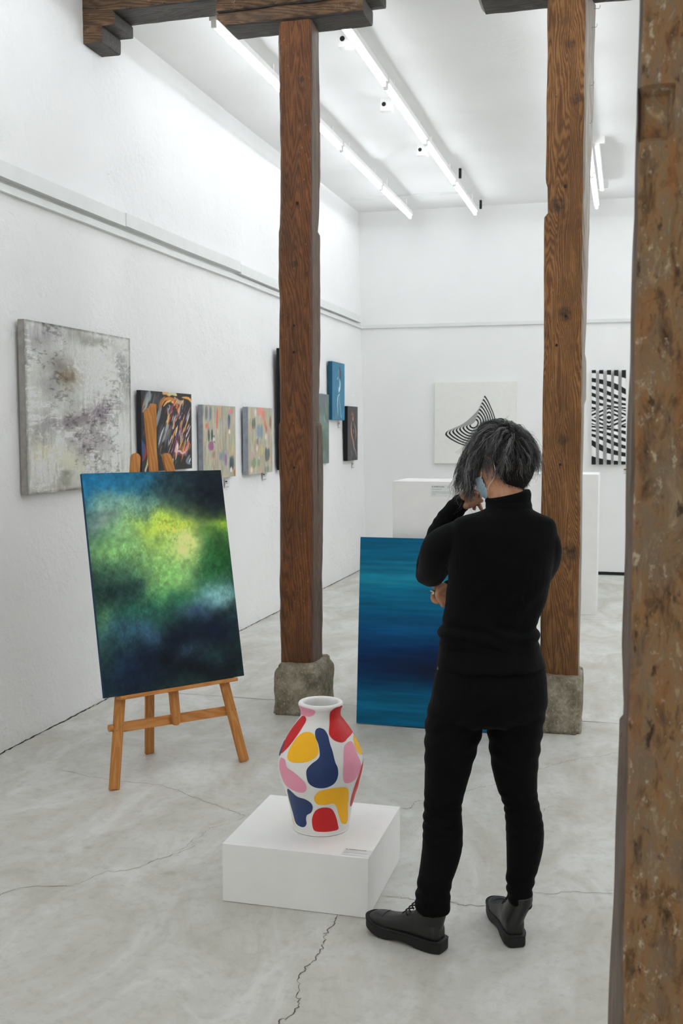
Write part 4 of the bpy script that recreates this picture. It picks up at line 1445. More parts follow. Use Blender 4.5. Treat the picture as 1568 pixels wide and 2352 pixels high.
# ================================================================== op-art on the back wall
M_OPW = plain('white_canvas', (235, 235, 230), 0.7, 0.02, 20)
M_OPB = plain('black_acrylic', (17, 20, 23), 0.55, 0.1, 30)
x0, x1 = on_plane(997, 1064, 1, Y_B - .04)[0], on_plane(1185.5, 900, 1, Y_B - .04)[0]
zb, zt = on_plane(998, 1064, 1, Y_B - .04)[2], on_plane(1090, 877, 1, Y_B - .04)[2]
op = tag(empty('op_art_canvas', ((x0 + x1) / 2, Y_B, (zb + zt) / 2)), 'white canvas with a warped black and white ring shape', 'painting')
hw_, hh_ = (x1 - x0) / 2, (zt - zb) / 2
box('stretched_canvas', -hw_, hw_, -0.04, -0.002, -hh_, hh_, M_OPW, op, 0.002)
SIL = [(950, 348), (1000, 420), (1045, 520), (1088, 620), (1122, 735), (1150, 860), (1160, 980), (1135, 1080), (1060, 1150), (940, 1190), (800, 1195), (680, 1180), (560, 1150), (450, 1100), (365, 1050), (312, 1005), (300, 975), (325, 935), (390, 900), (470, 868), (560, 825), (640, 775), (720, 705), (790, 635), (840, 575), (880, 500), (905, 430), (922, 372)]
CXY = (775, 808)


def z2p(x, y):
    p = on_plane(980 + x / 7.127, 860 + y / 7.127, 1, Y_B - .04)
    return np.array([p[0] - (x0 + x1) / 2, p[2] - (zb + zt) / 2])


outl = catmull_closed(np.array([z2p(*p) for p in SIL]), 8)
cen = z2p(*CXY)
ang = np.arctan2(outl[:, 1] - cen[1], outl[:, 0] - cen[0])
rad = np.hypot(outl[:, 1] - cen[1], outl[:, 0] - cen[0])
A = np.linspace(-math.pi, math.pi, 241)[:-1]
o_ = np.argsort(ang)
Rr = np.interp(A, np.concatenate([ang[o_] - 2 * math.pi, ang[o_], ang[o_] + 2 * math.pi]), np.tile(rad[o_], 3))
ell = 0.30 * (1 + 0.22 * np.cos(2 * (A - math.radians(48)))) * 0.95


def ring(s):
    t = s ** 0.6
    r = np.minimum(Rr * s, 9) * t + (1 - t) * np.minimum(ell * s, Rr * s * 1.6)
    return np.column_stack([cen[0] + np.cos(A) * r, cen[1] + np.sin(A) * r])


for k in range(8):
    so, si = 1 - k / 8.0 * .93, 1 - (k + .50) / 8.0 * .93
    v2, f2 = flat_patch(ring(so), [ring(si)])
    link('black_ring', mesh('black_ring', [(p[0], -0.0406, p[1]) for p in v2], [tuple(reversed(f)) for f in f2]), M_OPB, op)

sl = [(1360.5, 1371, 1356, 1365), (1377.5, 1387.5, 1373, 1382), (1396, 1405.5, 1390, 1400), (1411.5, 1421.5, 1407, 1417), (1429.5, 1439.5, 1424, 1434)]
M_OPP = mat_paint('op_art_paint', 0.5, 0.02, 0.02, 40)
slat_ctr = on_plane(1398, 958, 1, Y_B - .05)
sroot = tag(empty('slat_artwork', (slat_ctr[0], Y_B, slat_ctr[2])), 'five upright black and white patterned slats on the back wall', 'artwork')
pw = 0.40
for k, (a, b, c, d) in enumerate(sl):
    xa = on_plane((a + c) / 2, 958, 1, Y_B - .05)[0]
    xb = on_plane((b + d) / 2, 958, 1, Y_B - .05)[0]
    zt_ = on_plane(a, 850, 1, Y_B - .05)[2]
    zb_ = on_plane(c, 1067, 1, Y_B - .05)[2]
    w, h = xb - xa, zt_ - zb_
    cx, cz = (xa + xb) / 2 - slat_ctr[0], (zt_ + zb_) / 2 - slat_ctr[2]
    s = box('slat', -w / 2, w / 2, -0.05, -0.004, -h / 2, h / 2, M_OPB if k % 2 else M_OPW, sroot, 0.001)
    s.location = (cx, 0, cz)
    s.rotation_euler = (0, math.radians(-0.9), 0)
    nx, ny = 26, 420
    U, V = uv_grid(nx, ny)
    X = (cx + (U - .5) * w) / 0.2
    Z = (0.5 - V) * 2
    az = np.abs(Z)
    eye = np.abs(X) * 0.55 + az * 3.4
    t_eye = np.sin(eye * 21)
    lens = az < 0.16 + 0.05 * np.cos(X * 2)
    # rays sweeping out above and below the eye
    ph = np.where(Z > 0, 9.5 * np.log(az + .10) * 2.3 + X * 3.2 * np.exp(-((az - .45) / .35) ** 2) * 2, 9.5 * np.log(az + .10) * 2.3 - X * 3.2 * np.exp(-((az - .45) / .35) ** 2) * 2)
    t_r = np.sin(ph)
    blk = np.where(lens, t_eye, t_r) > 0.0
    blk |= az > .955
    img = np.where(blk[..., None], np.array((17, 20, 23.)), np.array((228, 228, 226.)))
    color_grid('painted_pattern', w, h, nx, ny, img, M_OPP, s, -0.0506)

# ================================================================== vase
VC = np.array([-1.006, 3.475, 0.2])
PROF = [(0.0, 0.000), (0.090, 0.000), (0.0960, 0.005), (0.101, 0.027), (0.1052, 0.053), (0.1095, 0.079), (0.1155, 0.105), (0.123, 0.130), (0.1305, 0.148), (0.1385, 0.168), (0.1448, 0.192), (0.1478, 0.216), (0.1466, 0.240), (0.1420, 0.262), (0.1340, 0.283), (0.1235, 0.306), (0.1110, 0.329), (0.0965, 0.352), (0.0815, 0.373), (0.0710, 0.389), (0.0685, 0.399), (0.0690, 0.412), (0.0715, 0.421), (0.0765, 0.428), (0.0770, 0.436), (0.0730, 0.4415), (0.064, 0.441), (0.059, 0.435), (0.057, 0.42), (0.058, 0.395), (0.09, 0.345), (0.125, 0.27), (0.130, 0.23), (0.10, 0.08), (0.08, 0.015), (0.0, 0.012)]
pr = catmull(np.array(PROF), 5)
nA = 96
V, F = [], []
for (r, z) in pr:
    for k in range(nA):
        a = 2 * math.pi * k / nA
        V.append((max(r, 0) * math.cos(a), max(r, 0) * math.sin(a), z))
for i in range(len(pr) - 1):
    for k in range(nA):
        F.append((i * nA + k, i * nA + (k + 1) % nA, (i + 1) * nA + (k + 1) % nA, (i + 1) * nA + k))
M_VASE = plain('white_ceramic', (236, 235, 232), 0.45, 0.015, 15, spec=0.4)
vase = tag(link('ceramic_vase', mesh('ceramic_vase', V, F), M_VASE, smooth=True), 'white ceramic vase with red, yellow, navy and pink shapes on the low pedestal', 'vase')
vase.location = VC
i_rim = [i for i, (r, z) in enumerate(pr) if z >= 0.4355][0]
OUT = pr[:i_rim]
z_o, r_o = OUT[:, 1], OUT[:, 0]
oo = np.argsort(z_o)


def vr(z):
    return np.interp(z, z_o[oo], r_o[oo])


def vase_hit(px, py):
    d = ray(px, py)
    o = CC - VC
    t = np.linspace(3.2, 4.2, 2001)
    P = o[None] + d[None] * t[:, None]
    g = np.hypot(P[:, 0], P[:, 1]) - vr(np.clip(P[:, 2], 0, 0.434))
    g = np.where((P[:, 2] < 0.0) | (P[:, 2] > 0.436), np.maximum(g, 0.002) + 0.01, g)
    i = np.argmax(g < 0) if (g < 0).any() else np.argmin(g)
    p = P[i]
    return np.arctan2(p[1], p[0]), np.clip(p[2], 0.0, 0.434)


PAINTS = {'red': plain('vase_red', (204, 24, 30), 0.5, 0.03, 20), 'yellow': plain('vase_yellow', (255, 188, 8), 0.5, 0.03, 20), 'navy': plain('vase_navy', (34, 57, 106), 0.5, 0.04, 20), 'pink': plain('vase_pink', (238, 156, 180), 0.5, 0.03, 20)}


def vase_patch(cname, tz):
    pts = catmull_closed(np.asarray(tz, float), 6)
    pts[:, 1] = np.clip(pts[:, 1], 0.001, 0.4345)
    pts[:, 0] *= 0.13                      # even metric for the triangulation
    lo, hi = pts.min(0), pts.max(0)
    inner = [(a, z) for a in np.arange(lo[0], hi[0], 0.006) for z in np.arange(lo[1], hi[1], 0.006)]
    inner = [q for q in inner if pip(q, pts)]
    v2, f2 = flat_patch(pts, (), inner)
    v2[:, 0] /= 0.13
    z = v2[:, 1]
    r = vr(z)
    dr = (vr(z + .002) - vr(z - .002)) / .004
    nr = 1 / np.sqrt(1 + dr ** 2)
    e = 0.0009
    P = np.column_stack([(r + e * nr) * np.cos(v2[:, 0]), (r + e * nr) * np.sin(v2[:, 0]), z - e * dr * nr])
    me = mesh('painted_shape', P, f2)
    c0 = np.mean([P[i] for i in f2[0]], 0)
    if me.polygons[0].normal.dot(Vector((c0[0], c0[1], 0))) < 0:
        me.flip_normals()
    link('painted_shape', me, PAINTS[cname], vase, smooth=True)


SHAPES = [
    ('pink', [(683, 190), (720, 196), (760, 205), (793, 235), (790, 262), (765, 278), (735, 280), (705, 270), (688, 255)]),
    ('red', [(713, 275), (728, 290), (725, 320), (705, 355), (670, 410), (630, 465), (590, 515), (548, 555), (543, 545), (555, 500), (590, 420), (640, 345), (690, 285)]),
    ('yellow', [(735, 396), (775, 405), (800, 440), (815, 500), (820, 550), (800, 585), (750, 615), (690, 627), (620, 622), (592, 600), (590, 570), (605, 520), (650, 450), (690, 410)]),
    ('navy', [(830, 366), (865, 380), (890, 420), (905, 480), (925, 540), (945, 620), (965, 670), (965, 730), (940, 780), (890, 810), (830, 818), (780, 805), (745, 775), (730, 720), (735, 675), (770, 635), (815, 600), (830, 565), (820, 490), (800, 440), (795, 400), (805, 375)]),
    ('red', [(924, 202), (955, 198), (990, 192), (988, 225), (985, 262), (1020, 310), (1060, 360), (1076, 385), (1068, 410), (1040, 440), (1020, 465), (990, 475), (940, 460), (905, 425), (898, 390), (902, 310), (912, 240)]),
    ('yellow', [(1085, 418), (1105, 425), (1130, 475), (1146, 540), (1144, 563), (1125, 560), (1100, 520), (1085, 470), (1080, 435)]),
    ('pink', [(1050, 467), (1075, 475), (1095, 520), (1115, 575), (1135, 620), (1138, 660), (1120, 715), (1085, 760), (1040, 780), (1012, 770), (1005, 720), (1008, 640), (1010, 550), (1018, 495)]),
    ('red', [(1153, 575), (1155, 610), (1146, 680), (1123, 770), (1098, 860), (1075, 930), (1061, 955), (1058, 935), (1070, 870), (1095, 790), (1122, 720), (1142, 650)]),
    ('pink', [(545, 590), (570, 605), (585, 660), (640, 700), (700, 755), (728, 795), (730, 830), (705, 850), (660, 845), (610, 820), (570, 785), (545, 730), (530, 670), (532, 610)]),
    ('navy', [(590, 822), (615, 840), (660, 880), (720, 900), (765, 930), (778, 965), (765, 1000), (735, 1020), (728, 1050), (732, 1085), (715, 1108), (685, 1105), (650, 1075), (632, 1010), (612, 940), (594, 870)]),
    ('yellow', [(800, 865), (830, 840), (900, 823), (970, 812), (1020, 810), (1043, 830), (1045, 890), (1040, 960), (1040, 1040), (1030, 1080), (1010, 1085), (990, 1075), (975, 1030), (955, 960), (930, 932), (880, 942), (820, 940), (792, 915), (788, 885)]),
    ('red', [(780, 1020), (800, 985), (840, 965), (890, 963), (925, 980), (950, 1030), (965, 1090), (967, 1125), (920, 1140), (850, 1145), (795, 1138), (778, 1110), (772, 1060)]),
    ('navy', [(573, 445), (568, 480), (548, 540), (529, 576), (532, 540), (546, 490), (563, 455)]),
    ('yellow', [(628, 1045), (640, 1085), (634, 1075), (628, 1058)]),
]
for cn, pts in SHAPES:
    tz = np.array([vase_hit(480 + x / 3.267, 1560 + y / 3.267) for x, y in pts])
    tz[:, 0] = np.unwrap(tz[:, 0])
    vase_patch(cn, tz)
for cn, a0, z0, da, dz in (('navy', 0.6, 0.27, .3, .06), ('yellow', 1.5, 0.28, .35, .05), ('red', 2.35, 0.24, .28, .07), ('pink', 1.0, 0.17, .4, .05), ('navy', 1.9, 0.13, .35, .05), ('yellow', 2.7, 0.10, .3, .05), ('red', .55, 0.09, .3, .05), ('pink', 1.9, 0.405, .5, .015), ('red', 1.0, .365, .3, .02)):
    vase_patch(cn, [(a0 + da * math.cos(q) * (1 + .25 * math.sin(3 * q + a0)), z0 + dz * math.sin(q) * (1 + .2 * math.cos(2 * q + z0 * 9))) for q in np.linspace(0, 2 * math.pi, 10, endpoint=False)])


# ================================================================== the visitor
M_SKIN = None


def mat_skin():
    t = NT('skin')
    co = t.coords()
    n = t.noise(co, 30, 4)
    n2 = t.noise(co, 260, 3)
    col = t.ramp(n, [(0.3, rgba((176, 122, 92))), (0.7, rgba((206, 154, 122)))])
    t.put(t.b.inputs['Subsurface Weight'], 0.12)
    t.put(t.b.inputs['Subsurface Radius'], (0.01, 0.004, 0.002))
    nb = t.bump(n2, 0.15, 0.001)
    return t.done(col, 0.5, nb, 0.4)


def mat_fabric(name, c, scale, bump):
    t = NT(name)
    co = t.coords()
    n = t.noise(co, scale, 3)
    big = t.noise(co, 7, 3)
    col = t.mix(n, rgba(np.array(c) * 0.7), rgba(np.array(c) * 1.25))
    nb = t.bump(n, bump, 0.0015)
    nb = t.bump(big, 0.25, 0.02, nb)
    t.put(t.b.inputs['Sheen Weight'], 0.02)
    return t.done(col, 0.92, nb, 0.12)


M_SKIN = mat_skin()
M_KNIT = mat_fabric('black_knit', (11, 11.5, 12.5), 500, 0.25)
M_JEANS = mat_fabric('black_denim', (10, 10, 10.5), 700, 0.15)
M_LEATHER = plain('black_leather', (21, 21, 22), 0.38, 0.3, 60, 0.25, 0.5)
M_SOLE = plain('black_rubber', (20, 20, 20), 0.6, 0.2, 80, 0.1)
M_LACE = plain('black_lace', (16, 16, 16), 0.8, 0.2, 200)
M_MASK = plain('pale_blue_mask', (172, 200, 214), 0.8, 0.03, 80, 0.05, 0.2)
M_LOOP = plain('white_elastic', (226, 220, 212), 0.8, 0.02, 80)
M_SILVER = plain('silver', (196, 194, 190), 0.25, 0.15, 120, 0.2, 0.5, 1.0)
M_EYE = plain('eye_white', (226, 222, 216), 0.25, 0.02, 20)
M_IRIS = plain('dark_iris', (40, 26, 18), 0.2, 0.1, 40)
M_LIPS = plain('lips', (168, 92, 88), 0.5, 0.05, 60)

DP = 3.24                                  # distance of her spine from the camera
PLOC = at(1120, 2100, DP).copy()
PLOC[2] = 0.0


def ell(px, y, hw, d, hd, tilt=0.0):
    """one horizontal body section: centre pixel, half width in pixels, distance, half depth in metres"""
    c = at(px, y, d)
    e = at(px + hw, y, d)
    w = abs((e - c) @ CR)
    return c, w, hd, tilt


def loft(secs, n=36, sub=4, sq=2.2):
    C = np.array([s[0] for s in secs])
    W = np.array([[s[1], s[2], s[3]] for s in secs])
    Q = catmull(np.column_stack([C, W]), sub)
    a = np.linspace(0, 2 * np.pi, n, endpoint=False)
    ca, sa = np.cos(a), np.sin(a)
    ca = np.sign(ca) * np.abs(ca) ** (2 / sq)
    sa = np.sign(sa) * np.abs(sa) ** (2 / sq)
    V = []
    for q in Q:
        c, w, d, tl = q[:3], q[3], q[4], q[5]
        ring_ = c[None] + ca[:, None] * w * CR[None] + sa[:, None] * d * HEAD[None]
        ring_[:, 2] += tl * ca
        V.append(ring_)
    V = np.vstack(V)
    m = len(Q)
    F = []
    for i in range(m - 1):
        for j in range(n):
            k = (j + 1) % n
            F.append((i * n + j, i * n + k, (i + 1) * n + k, (i + 1) * n + j))
    F.append(tuple(range(n - 1, -1, -1)))
    F.append(tuple((m - 1) * n + j for j in range(n)))
    return V, F


def shrink(secs, k):
    return [(c, max(w - k, .01), max(d - k, .01), t) for c, w, d, t in secs]


TORSO = [ell(1168, 1150, 40, 3.225, .050), ell(1168, 1166, 50, 3.22, .058), ell(1166, 1177, 70, 3.22, .066), ell(1160, 1186, 98, 3.222, .074), ell(1157, 1197, 116, 3.225, .082),
         ell(1154, 1222, 124, 3.23, .096), ell(1153, 1258, 125, 3.235, .107), ell(1148, 1300, 119, 3.24, .112), ell(1144, 1345, 117, 3.245, .110), ell(1135, 1385, 114, 3.25, .104), ell(1126, 1415, 110, 3.25, .098),
         ell(1122, 1432, 108, 3.25, .096), ell(1121, 1446, 114, 3.248, .104), ell(1121, 1458, 117, 3.245, .108), ell(1123, 1468, 115, 3.245, .106), ell(1124, 1482, 115, 3.245, .108), ell(1126, 1505, 119, 3.24, .114), ell(1127, 1528, 124, 3.235, .121), ell(1127, 1533, 123, 3.235, .121)]
HIPS = [ell(1124, 1470, 104, 3.245, .094), ell(1126, 1510, 116, 3.24, .108), ell(1126, 1545, 126, 3.235, .120), ell(1124, 1580, 131, 3.23, .130), ell(1122, 1612, 134, 3.228, .130), ell(1116, 1640, 133, 3.235, .118), ell(1114, 1655, 125, 3.24, .10)]
LEGL = [ell(1046, 1600, 56, 3.235, .088), ell(1046, 1640, 66, 3.235, .094), ell(1041, 1680, 65, 3.232, .092), ell(1033, 1730, 58, 3.228, .084), ell(1026, 1780, 51, 3.22, .074), ell(1020, 1820, 46, 3.21, .066), ell(1017, 1845, 43.5, 3.205, .062), ell(1016, 1870, 44, 3.195, .062),
        ell(1016.5, 1905, 45.5, 3.182, .064), ell(1015, 1945, 45.5, 3.168, .064), ell(1008, 1985, 43, 3.155, .058), ell(999, 2020, 39.5, 3.145, .052), ell(995, 2045, 39, 3.14, .050), ell(993.5, 2070, 40.5, 3.135, .052), ell(994, 2088, 39, 3.132, .050), ell(994, 2094, 37, 3.131, .047)]
LEGR = [ell(1190, 1600, 58, 3.235, .088), ell(1186, 1640, 63, 3.235, .094), ell(1182, 1680, 62, 3.235, .092), ell(1181, 1730, 56, 3.235, .084), ell(1183, 1780, 50, 3.232, .074), ell(1189, 1820, 44, 3.228, .066), ell(1197, 1848, 41, 3.222, .062), ell(1202, 1875, 42, 3.218, .062),
        ell(1205, 1905, 43, 3.212, .064), ell(1204.5, 1945, 41.5, 3.205, .062), ell(1200, 1985, 36.5, 3.20, .055), ell(1195, 2020, 31.5, 3.195, .048), ell(1193, 2045, 29, 3.19, .045), ell(1193.5, 2065, 27, 3.188, .044), ell(1195, 2080, 26, 3.186, .043)]

# arms as joint chains (pixel, pixel, distance, radius)
ARM_L = [(1060, 1226, 3.235, .046), (1040, 1240, 3.25, .055), (1012, 1262, 3.29, .060), (1000, 1292, 3.35, .054), (992, 1312, 3.41, .047), (984, 1318, 3.46, .042)]
FORE_L = [(984, 1318, 3.46, .043), (988, 1296, 3.475, .046), (1000, 1258, 3.48, .045), (1016, 1214, 3.465, .040), (1036, 1180, 3.445, .034), (1058, 1156, 3.425, .0300), (1063, 1151, 3.42, .0285)]
ARM_R = [(1236, 1226, 3.225, .046), (1245, 1246, 3.228, .053), (1249, 1268, 3.25, .053), (1248, 1290, 3.30, .050), (1244, 1304, 3.36, .047)]
FORE_R = [(1244, 1306, 3.36, .046), (1205, 1322, 3.42, .046), (1140, 1338, 3.45, .042), (1080, 1346, 3.445, .036), (1046, 1350, 3.435, .031), (1034, 1351, 3.43, .029)]


def chain(ch, k=0.0, sub=6, n=22, rings=0.0, freq=0.0, s0=0.0):
    P = np.array([at(a, b, d) for a, b, d, r in ch])
    R = np.array([r - k for a, b, d, r in ch])
    Q = catmull(np.column_stack([P, R]), sub)
    r = Q[:, 3].copy()
    if rings:
        L = np.concatenate([[0], np.cumsum(np.linalg.norm(np.diff(Q[:, :3], axis=0), axis=1))])
        r += rings * np.sin(L * freq + 1.3 * np.sin(L * freq * .37)) * sstep(s0, s0 + .03, L)
    return tube(Q[:, :3], r, n)


# ---- head frame
HC = at(1155, 1063, 3.262)
f_yaw, f_pitch = math.radians(41), math.radians(20)
FH = -CR * math.sin(f_yaw) + HEAD * math.cos(f_yaw)
HF = FH * math.cos(f_pitch) - np.array([0, 0, 1]) * math.sin(f_pitch)      # where she looks
HU = FH * math.sin(f_pitch) + np.array([0, 0, 1]) * math.cos(f_pitch)
HL = np.cross(HU, HF)                                                       # her left


def hd(x, y, z):
    """head space: x toward her left ear, y toward her nose, z toward the crown"""
    return HC + HL * x + HF * y + HU * z


def head_pt(ux, uy, uz, off=0.0):
    """head surface for a unit direction"""
    a, b, c = 0.073, 0.094, 0.110
    x, y, z = a * ux, b * uy, c * uz
    if uz < 0:
        t = -uz
        x *= 1 - 0.26 * t * t
        if uy < 0:
            y *= 1 - 0.50 * t * t
        else:
            y *= 1 - 0.06 * t
            z *= 1 - 0.02 * uy
    if uy > 0.2:
        g = lambda v, s: math.exp(-(v / s) ** 2)
        w = min(1, (uy - .2) / .5)
        y -= w * 0.007 * (g(ux - .38, .20) + g(ux + .38, .20)) * g(uz - .02, .14)        # eye sockets
        y += w * 0.004 * g(uz - .20, .10) * g(ux, .6)                                    # brow
        y += w * 0.021 * g(ux, .13) * (g(uz + .26, .13) + .45 * g(uz + .06, .16))         # nose
        y += w * 0.005 * g(ux, .28) * (g(uz + .50, .05) + g(uz + .60, .05))               # lips
        y += w * 0.007 * g(ux, .3) * g(uz + .84, .14)                                     # chin
    n = np.array([ux / a, uy / b, uz / c])
    n /= np.linalg.norm(n)
    return np.array([x, y, z]) + n * off


def head_mesh(nu=56, nv=44):
    V, F = [], []
    for i in range(nv + 1):
        ph = math.pi * i / nv
        for j in range(nu):
            th = 2 * math.pi * j / nu
            V.append(hd(*head_pt(math.sin(ph) * math.cos(th), math.sin(ph) * math.sin(th), math.cos(ph))))
    for i in range(nv):
        for j in range(nu):
            k = (j + 1) % nu
            if i == 0:
                F.append((j, (i + 1) * nu + j, (i + 1) * nu + k))
            elif i == nv - 1:
                F.append((i * nu + j, (i + 1) * nu + j, i * nu + k))
            else:
                F.append((i * nu + j, (i + 1) * nu + j, (i + 1) * nu + k, i * nu + k))
    return np.array(V), F


def ear(side):
    s = side
    rim = [(.070, -.006, -.046), (.077, -.014, -.034), (.082, -.024, -.014), (.083, -.026, .002), (.080, -.018, .014), (.076, -.006, .015), (.073, .001, .006)]
    a = tube([hd(s * x, y, z) for x, y, z in rim], [.0055, .0052, .0045, .0045, .0045, .0042, .004], 10, 5)
    b = tube([hd(s * .071, -.008, -.042), hd(s * .0745, -.013, -.016), hd(s * .074, -.012, .006)], [.008, .0085, .007], 10, 5)
    return [a, b]


def px_tube(pts, rs, n=14, sub=5):
    return tube([at(*p) for p in pts], rs, n, sub)


HAND_L = [
    px_tube([(1056, 1158, 3.43), (1064, 1148, 3.418), (1071, 1140, 3.41)], [.024, .024, .020]),
    px_tube([(1061, 1150, 3.425), (1066, 1138, 3.42), (1071, 1129, 3.42)], [.018, .015, .011]),
    px_tube([(1064, 1153, 3.42), (1072, 1146, 3.42), (1076, 1141, 3.425)], [.018, .015, .011]),
    px_tube([(1071, 1128, 3.42), (1085, 1127, 3.425), (1097, 1133, 3.415), (1104, 1141, 3.405)], [.0098, .0088, .0080, .0068]),
    px_tube([(1073, 1135, 3.405), (1087, 1135, 3.40), (1098, 1140, 3.395), (1104, 1147, 3.395)], [.0102, .0092, .0084, .0070]),
    px_tube([(1076, 1142, 3.43), (1090, 1147, 3.44), (1099, 1157, 3.44), (1105, 1169, 3.432)], [.0098, .0088, .0080, .0068]),
    px_tube([(1072, 1150, 3.44), (1081, 1155, 3.45), (1087, 1162, 3.45), (1089, 1169, 3.442)], [.0090, .0080, .0074, .0062]),
    px_tube([(1064, 1160, 3.412), (1078, 1160, 3.392), (1093, 1152, 3.382), (1105, 1150, 3.382)], [.0140, .0115, .0096, .0078]),
]
HAND_R = [
    px_tube([(1036, 1352, 3.432), (1024, 1353, 3.425), (1014, 1356, 3.42)], [.024, .023, .019]),
    px_tube([(1016, 1351, 3.44), (1004, 1354, 3.445), (996, 1364, 3.44), (995, 1377, 3.43), (1003, 1383, 3.42)], [.0110, .0100, .0094, .0088, .0075]),
    px_tube([(1018, 1353, 3.41), (1008, 1359, 3.40), (1006, 1370, 3.395), (1013, 1378, 3.392), (1022, 1377, 3.395)], [.0120, .0108, .0102, .0094, .0080]),
    px_tube([(1022, 1358, 3.425), (1013, 1370, 3.425), (1014, 1383, 3.42), (1016, 1391, 3.415)], [.0105, .0092, .0084, .0068]),
    px_tube([(1028, 1360, 3.42), (1024, 1374, 3.42), (1027, 1386, 3.415)], [.0095, .0082, .0066]),
    px_tube([(1024, 1347, 3.45), (1010, 1345, 3.462), (999, 1349, 3.465)], [.0130, .0108, .0085]),
]
def foot(heel_px, toe_px, ankle):
    h, t = on_floor(*heel_px), on_floor(*toe_px)
    y = (t - h) / np.linalg.norm(t - h)
    z = np.array([0, 0, 1.0])
    return tube([at(*ankle), h + y * .062 + z * .085, h + y * .09 + z * .056, h + y * .15 + z * .048, h + y * .21 + z * .042], [.026, .022, .018, .016, .011], 16, 5)


FEET = [foot((1020, 2187), (847, 2129), (998, 2070, 3.132)), foot((1187, 2178), (1136, 2092), (1195, 2060, 3.186))]
NECK = tube([at(1168, 1172, 3.225), at(1162, 1140, 3.235), at(1152, 1105, 3.25), HC], [.058, .054, .054, .05], 24, 6)
body_parts = [head_mesh(), *ear(1), *ear(-1), NECK, loft(shrink(TORSO, .014)), loft(shrink(HIPS, .014)), loft(shrink(LEGL, .012)), loft(shrink(LEGR, .012)),
              chain(ARM_L, .012), chain(FORE_L, .0075), chain(ARM_R, .012), chain(FORE_R, .0075), *HAND_L, *HAND_R, *FEET]
person = fused('person', body_parts, 0.0034, 3, M_SKIN, None, PLOC)
person.location = PLOC
tag(person, 'person in black turtleneck and trousers, arms folded and hand at chin, seen from behind', 'person')


def wear(name, parts, voxel, it, mat, parent=None):
    o = fused(name, parts, voxel, it, mat, person, PLOC)
    return o


def warp(o, fn):
    me = o.data
    n = len(me.vertices)
    co = np.empty(n * 3)
    no = np.empty(n * 3)
    me.vertices.foreach_get('co', co)
    me.vertices.foreach_get('normal', no)
    co, no = co.reshape(-1, 3), no.reshape(-1, 3)
    w = co + PLOC
    amt = fn(w)
    me.vertices.foreach_set('co', (co + no * amt[:, None]).ravel())
    me.update()


def zof(py, d=DP):
    return at(1120, py, d)[2]


# ---- sweater
sweater = wear('turtleneck_sweater', [loft(TORSO), chain(ARM_L), chain(FORE_L, 0, 8, 22, .0018, 190, 0.06), chain(ARM_R), chain(FORE_R, 0, 6)], 0.0045, 5, M_KNIT)


def sweater_folds(w):
    a = (w - PLOC) @ CR
    z = w[:, 2]
    f = 0.0035 * np.sin((z + 0.10 * a + .02 * np.sin(a * 18)) * 150) * sstep(zof(1415), zof(1440), z) * sstep(zof(1490), zof(1470), z)
    f += 0.0022 * np.sin((z * .6 - a) * 75 + 2 * np.sin(z * 17)) * sstep(zof(1300), zof(1380), z)
    f += 0.003 * (fbm(a * 9 + 5, z * 9, 3, 3) - .5)
    return f


warp(sweater, sweater_folds)
COLLAR = [ell(1172, 1181, 64, 3.222, .068), ell(1170, 1173, 56, 3.222, .064), ell(1168, 1166, 53, 3.224, .062), ell(1168, 1160, 53.5, 3.226, .0635), ell(1167, 1153, 51.5, 3.228, .061, .004), ell(1166.5, 1148, 52.5, 3.230, .063, .006), ell(1166, 1141, 53, 3.232, .064, .012), ell(1165, 1134, 50, 3.234, .060, .015)]
wear('turtleneck_collar', [loft(COLLAR, 40, 4, 2.0)], 0.0035, 3, M_KNIT)

# ---- trousers
def leg_folds(secs, zk, za):
    V, F = loft(secs, 40, 10)
    return V, F


trousers = wear('trousers', [loft(HIPS), leg_folds(LEGL, 0, 0), leg_folds(LEGR, 0, 0)], 0.0045, 4, M_JEANS)


def trouser_folds(w):
    a = (w - PLOC) @ CR
    z = w[:, 2]
    left = a < (at(1110, 1700, DP) - PLOC) @ CR
    zk = np.where(left, zof(1865, 3.2), zof(1850, 3.22))
    knee = np.exp(-((z - zk) / .075) ** 2)
    irr = fbm(a * 22, z * 16 + 3, 5, 3)
    f = 0.0042 * (irr - .25) * np.sin((z + .14 * a * np.where(left, 1, -1)) * 215 + 7 * irr) * knee
    ank = sstep(zof(1990, 3.15), zof(2040, 3.15), z)
    f += 0.0045 * (irr - .2) * np.sin((z + .16 * a) * 170 + 6 * irr) * ank
    th = sstep(zof(1600), zof(1650), z) * sstep(zof(1800), zof(1700), z)
    f += 0.0022 * np.sin((z + .35 * np.abs(a - .01)) * 120 + 1.5 * np.sin(a * 20)) * th
    f += 0.002 * (fbm(a * 12, z * 12, 9, 3) - .5)
    return f


warp(trousers, trouser_folds)
tg = at(1001, 1535, 3.20)
box('pocket_tag', -0.0012, 0.0012, -0.001, 0.001, -0.004, 0.004, M_GREYMETAL, person).location = tg - PLOC + CR * .005
# ---- ring on her right hand
rc, ra = at(996.5, 1360, 3.441), at(999, 1356, 3.4425) - at(995, 1366, 3.439)
ra /= np.linalg.norm(ra)
q1 = np.cross(ra, [0, 0, 1.0]); q1 /= np.linalg.norm(q1); q2 = np.cross(ra, q1)
rp = [rc + 0.0112 * (math.cos(t) * q1 + math.sin(t) * q2) for t in np.linspace(0, 2 * math.pi, 25)]
V, F = tube(rp, 0.0026, 8, 0, False)
ringo = link('ring', mesh('ring', V - PLOC, F), M_SILVER, person, smooth=True)
V, F = tube([rc - HEAD * .014 - CR * .002 - ra * .004, rc - HEAD * .014 - CR * .002 + ra * .004], 0.0042, 10)
link('ring_stone', mesh('ring_stone', V - PLOC, F), M_SILVER, ringo, smooth=True)

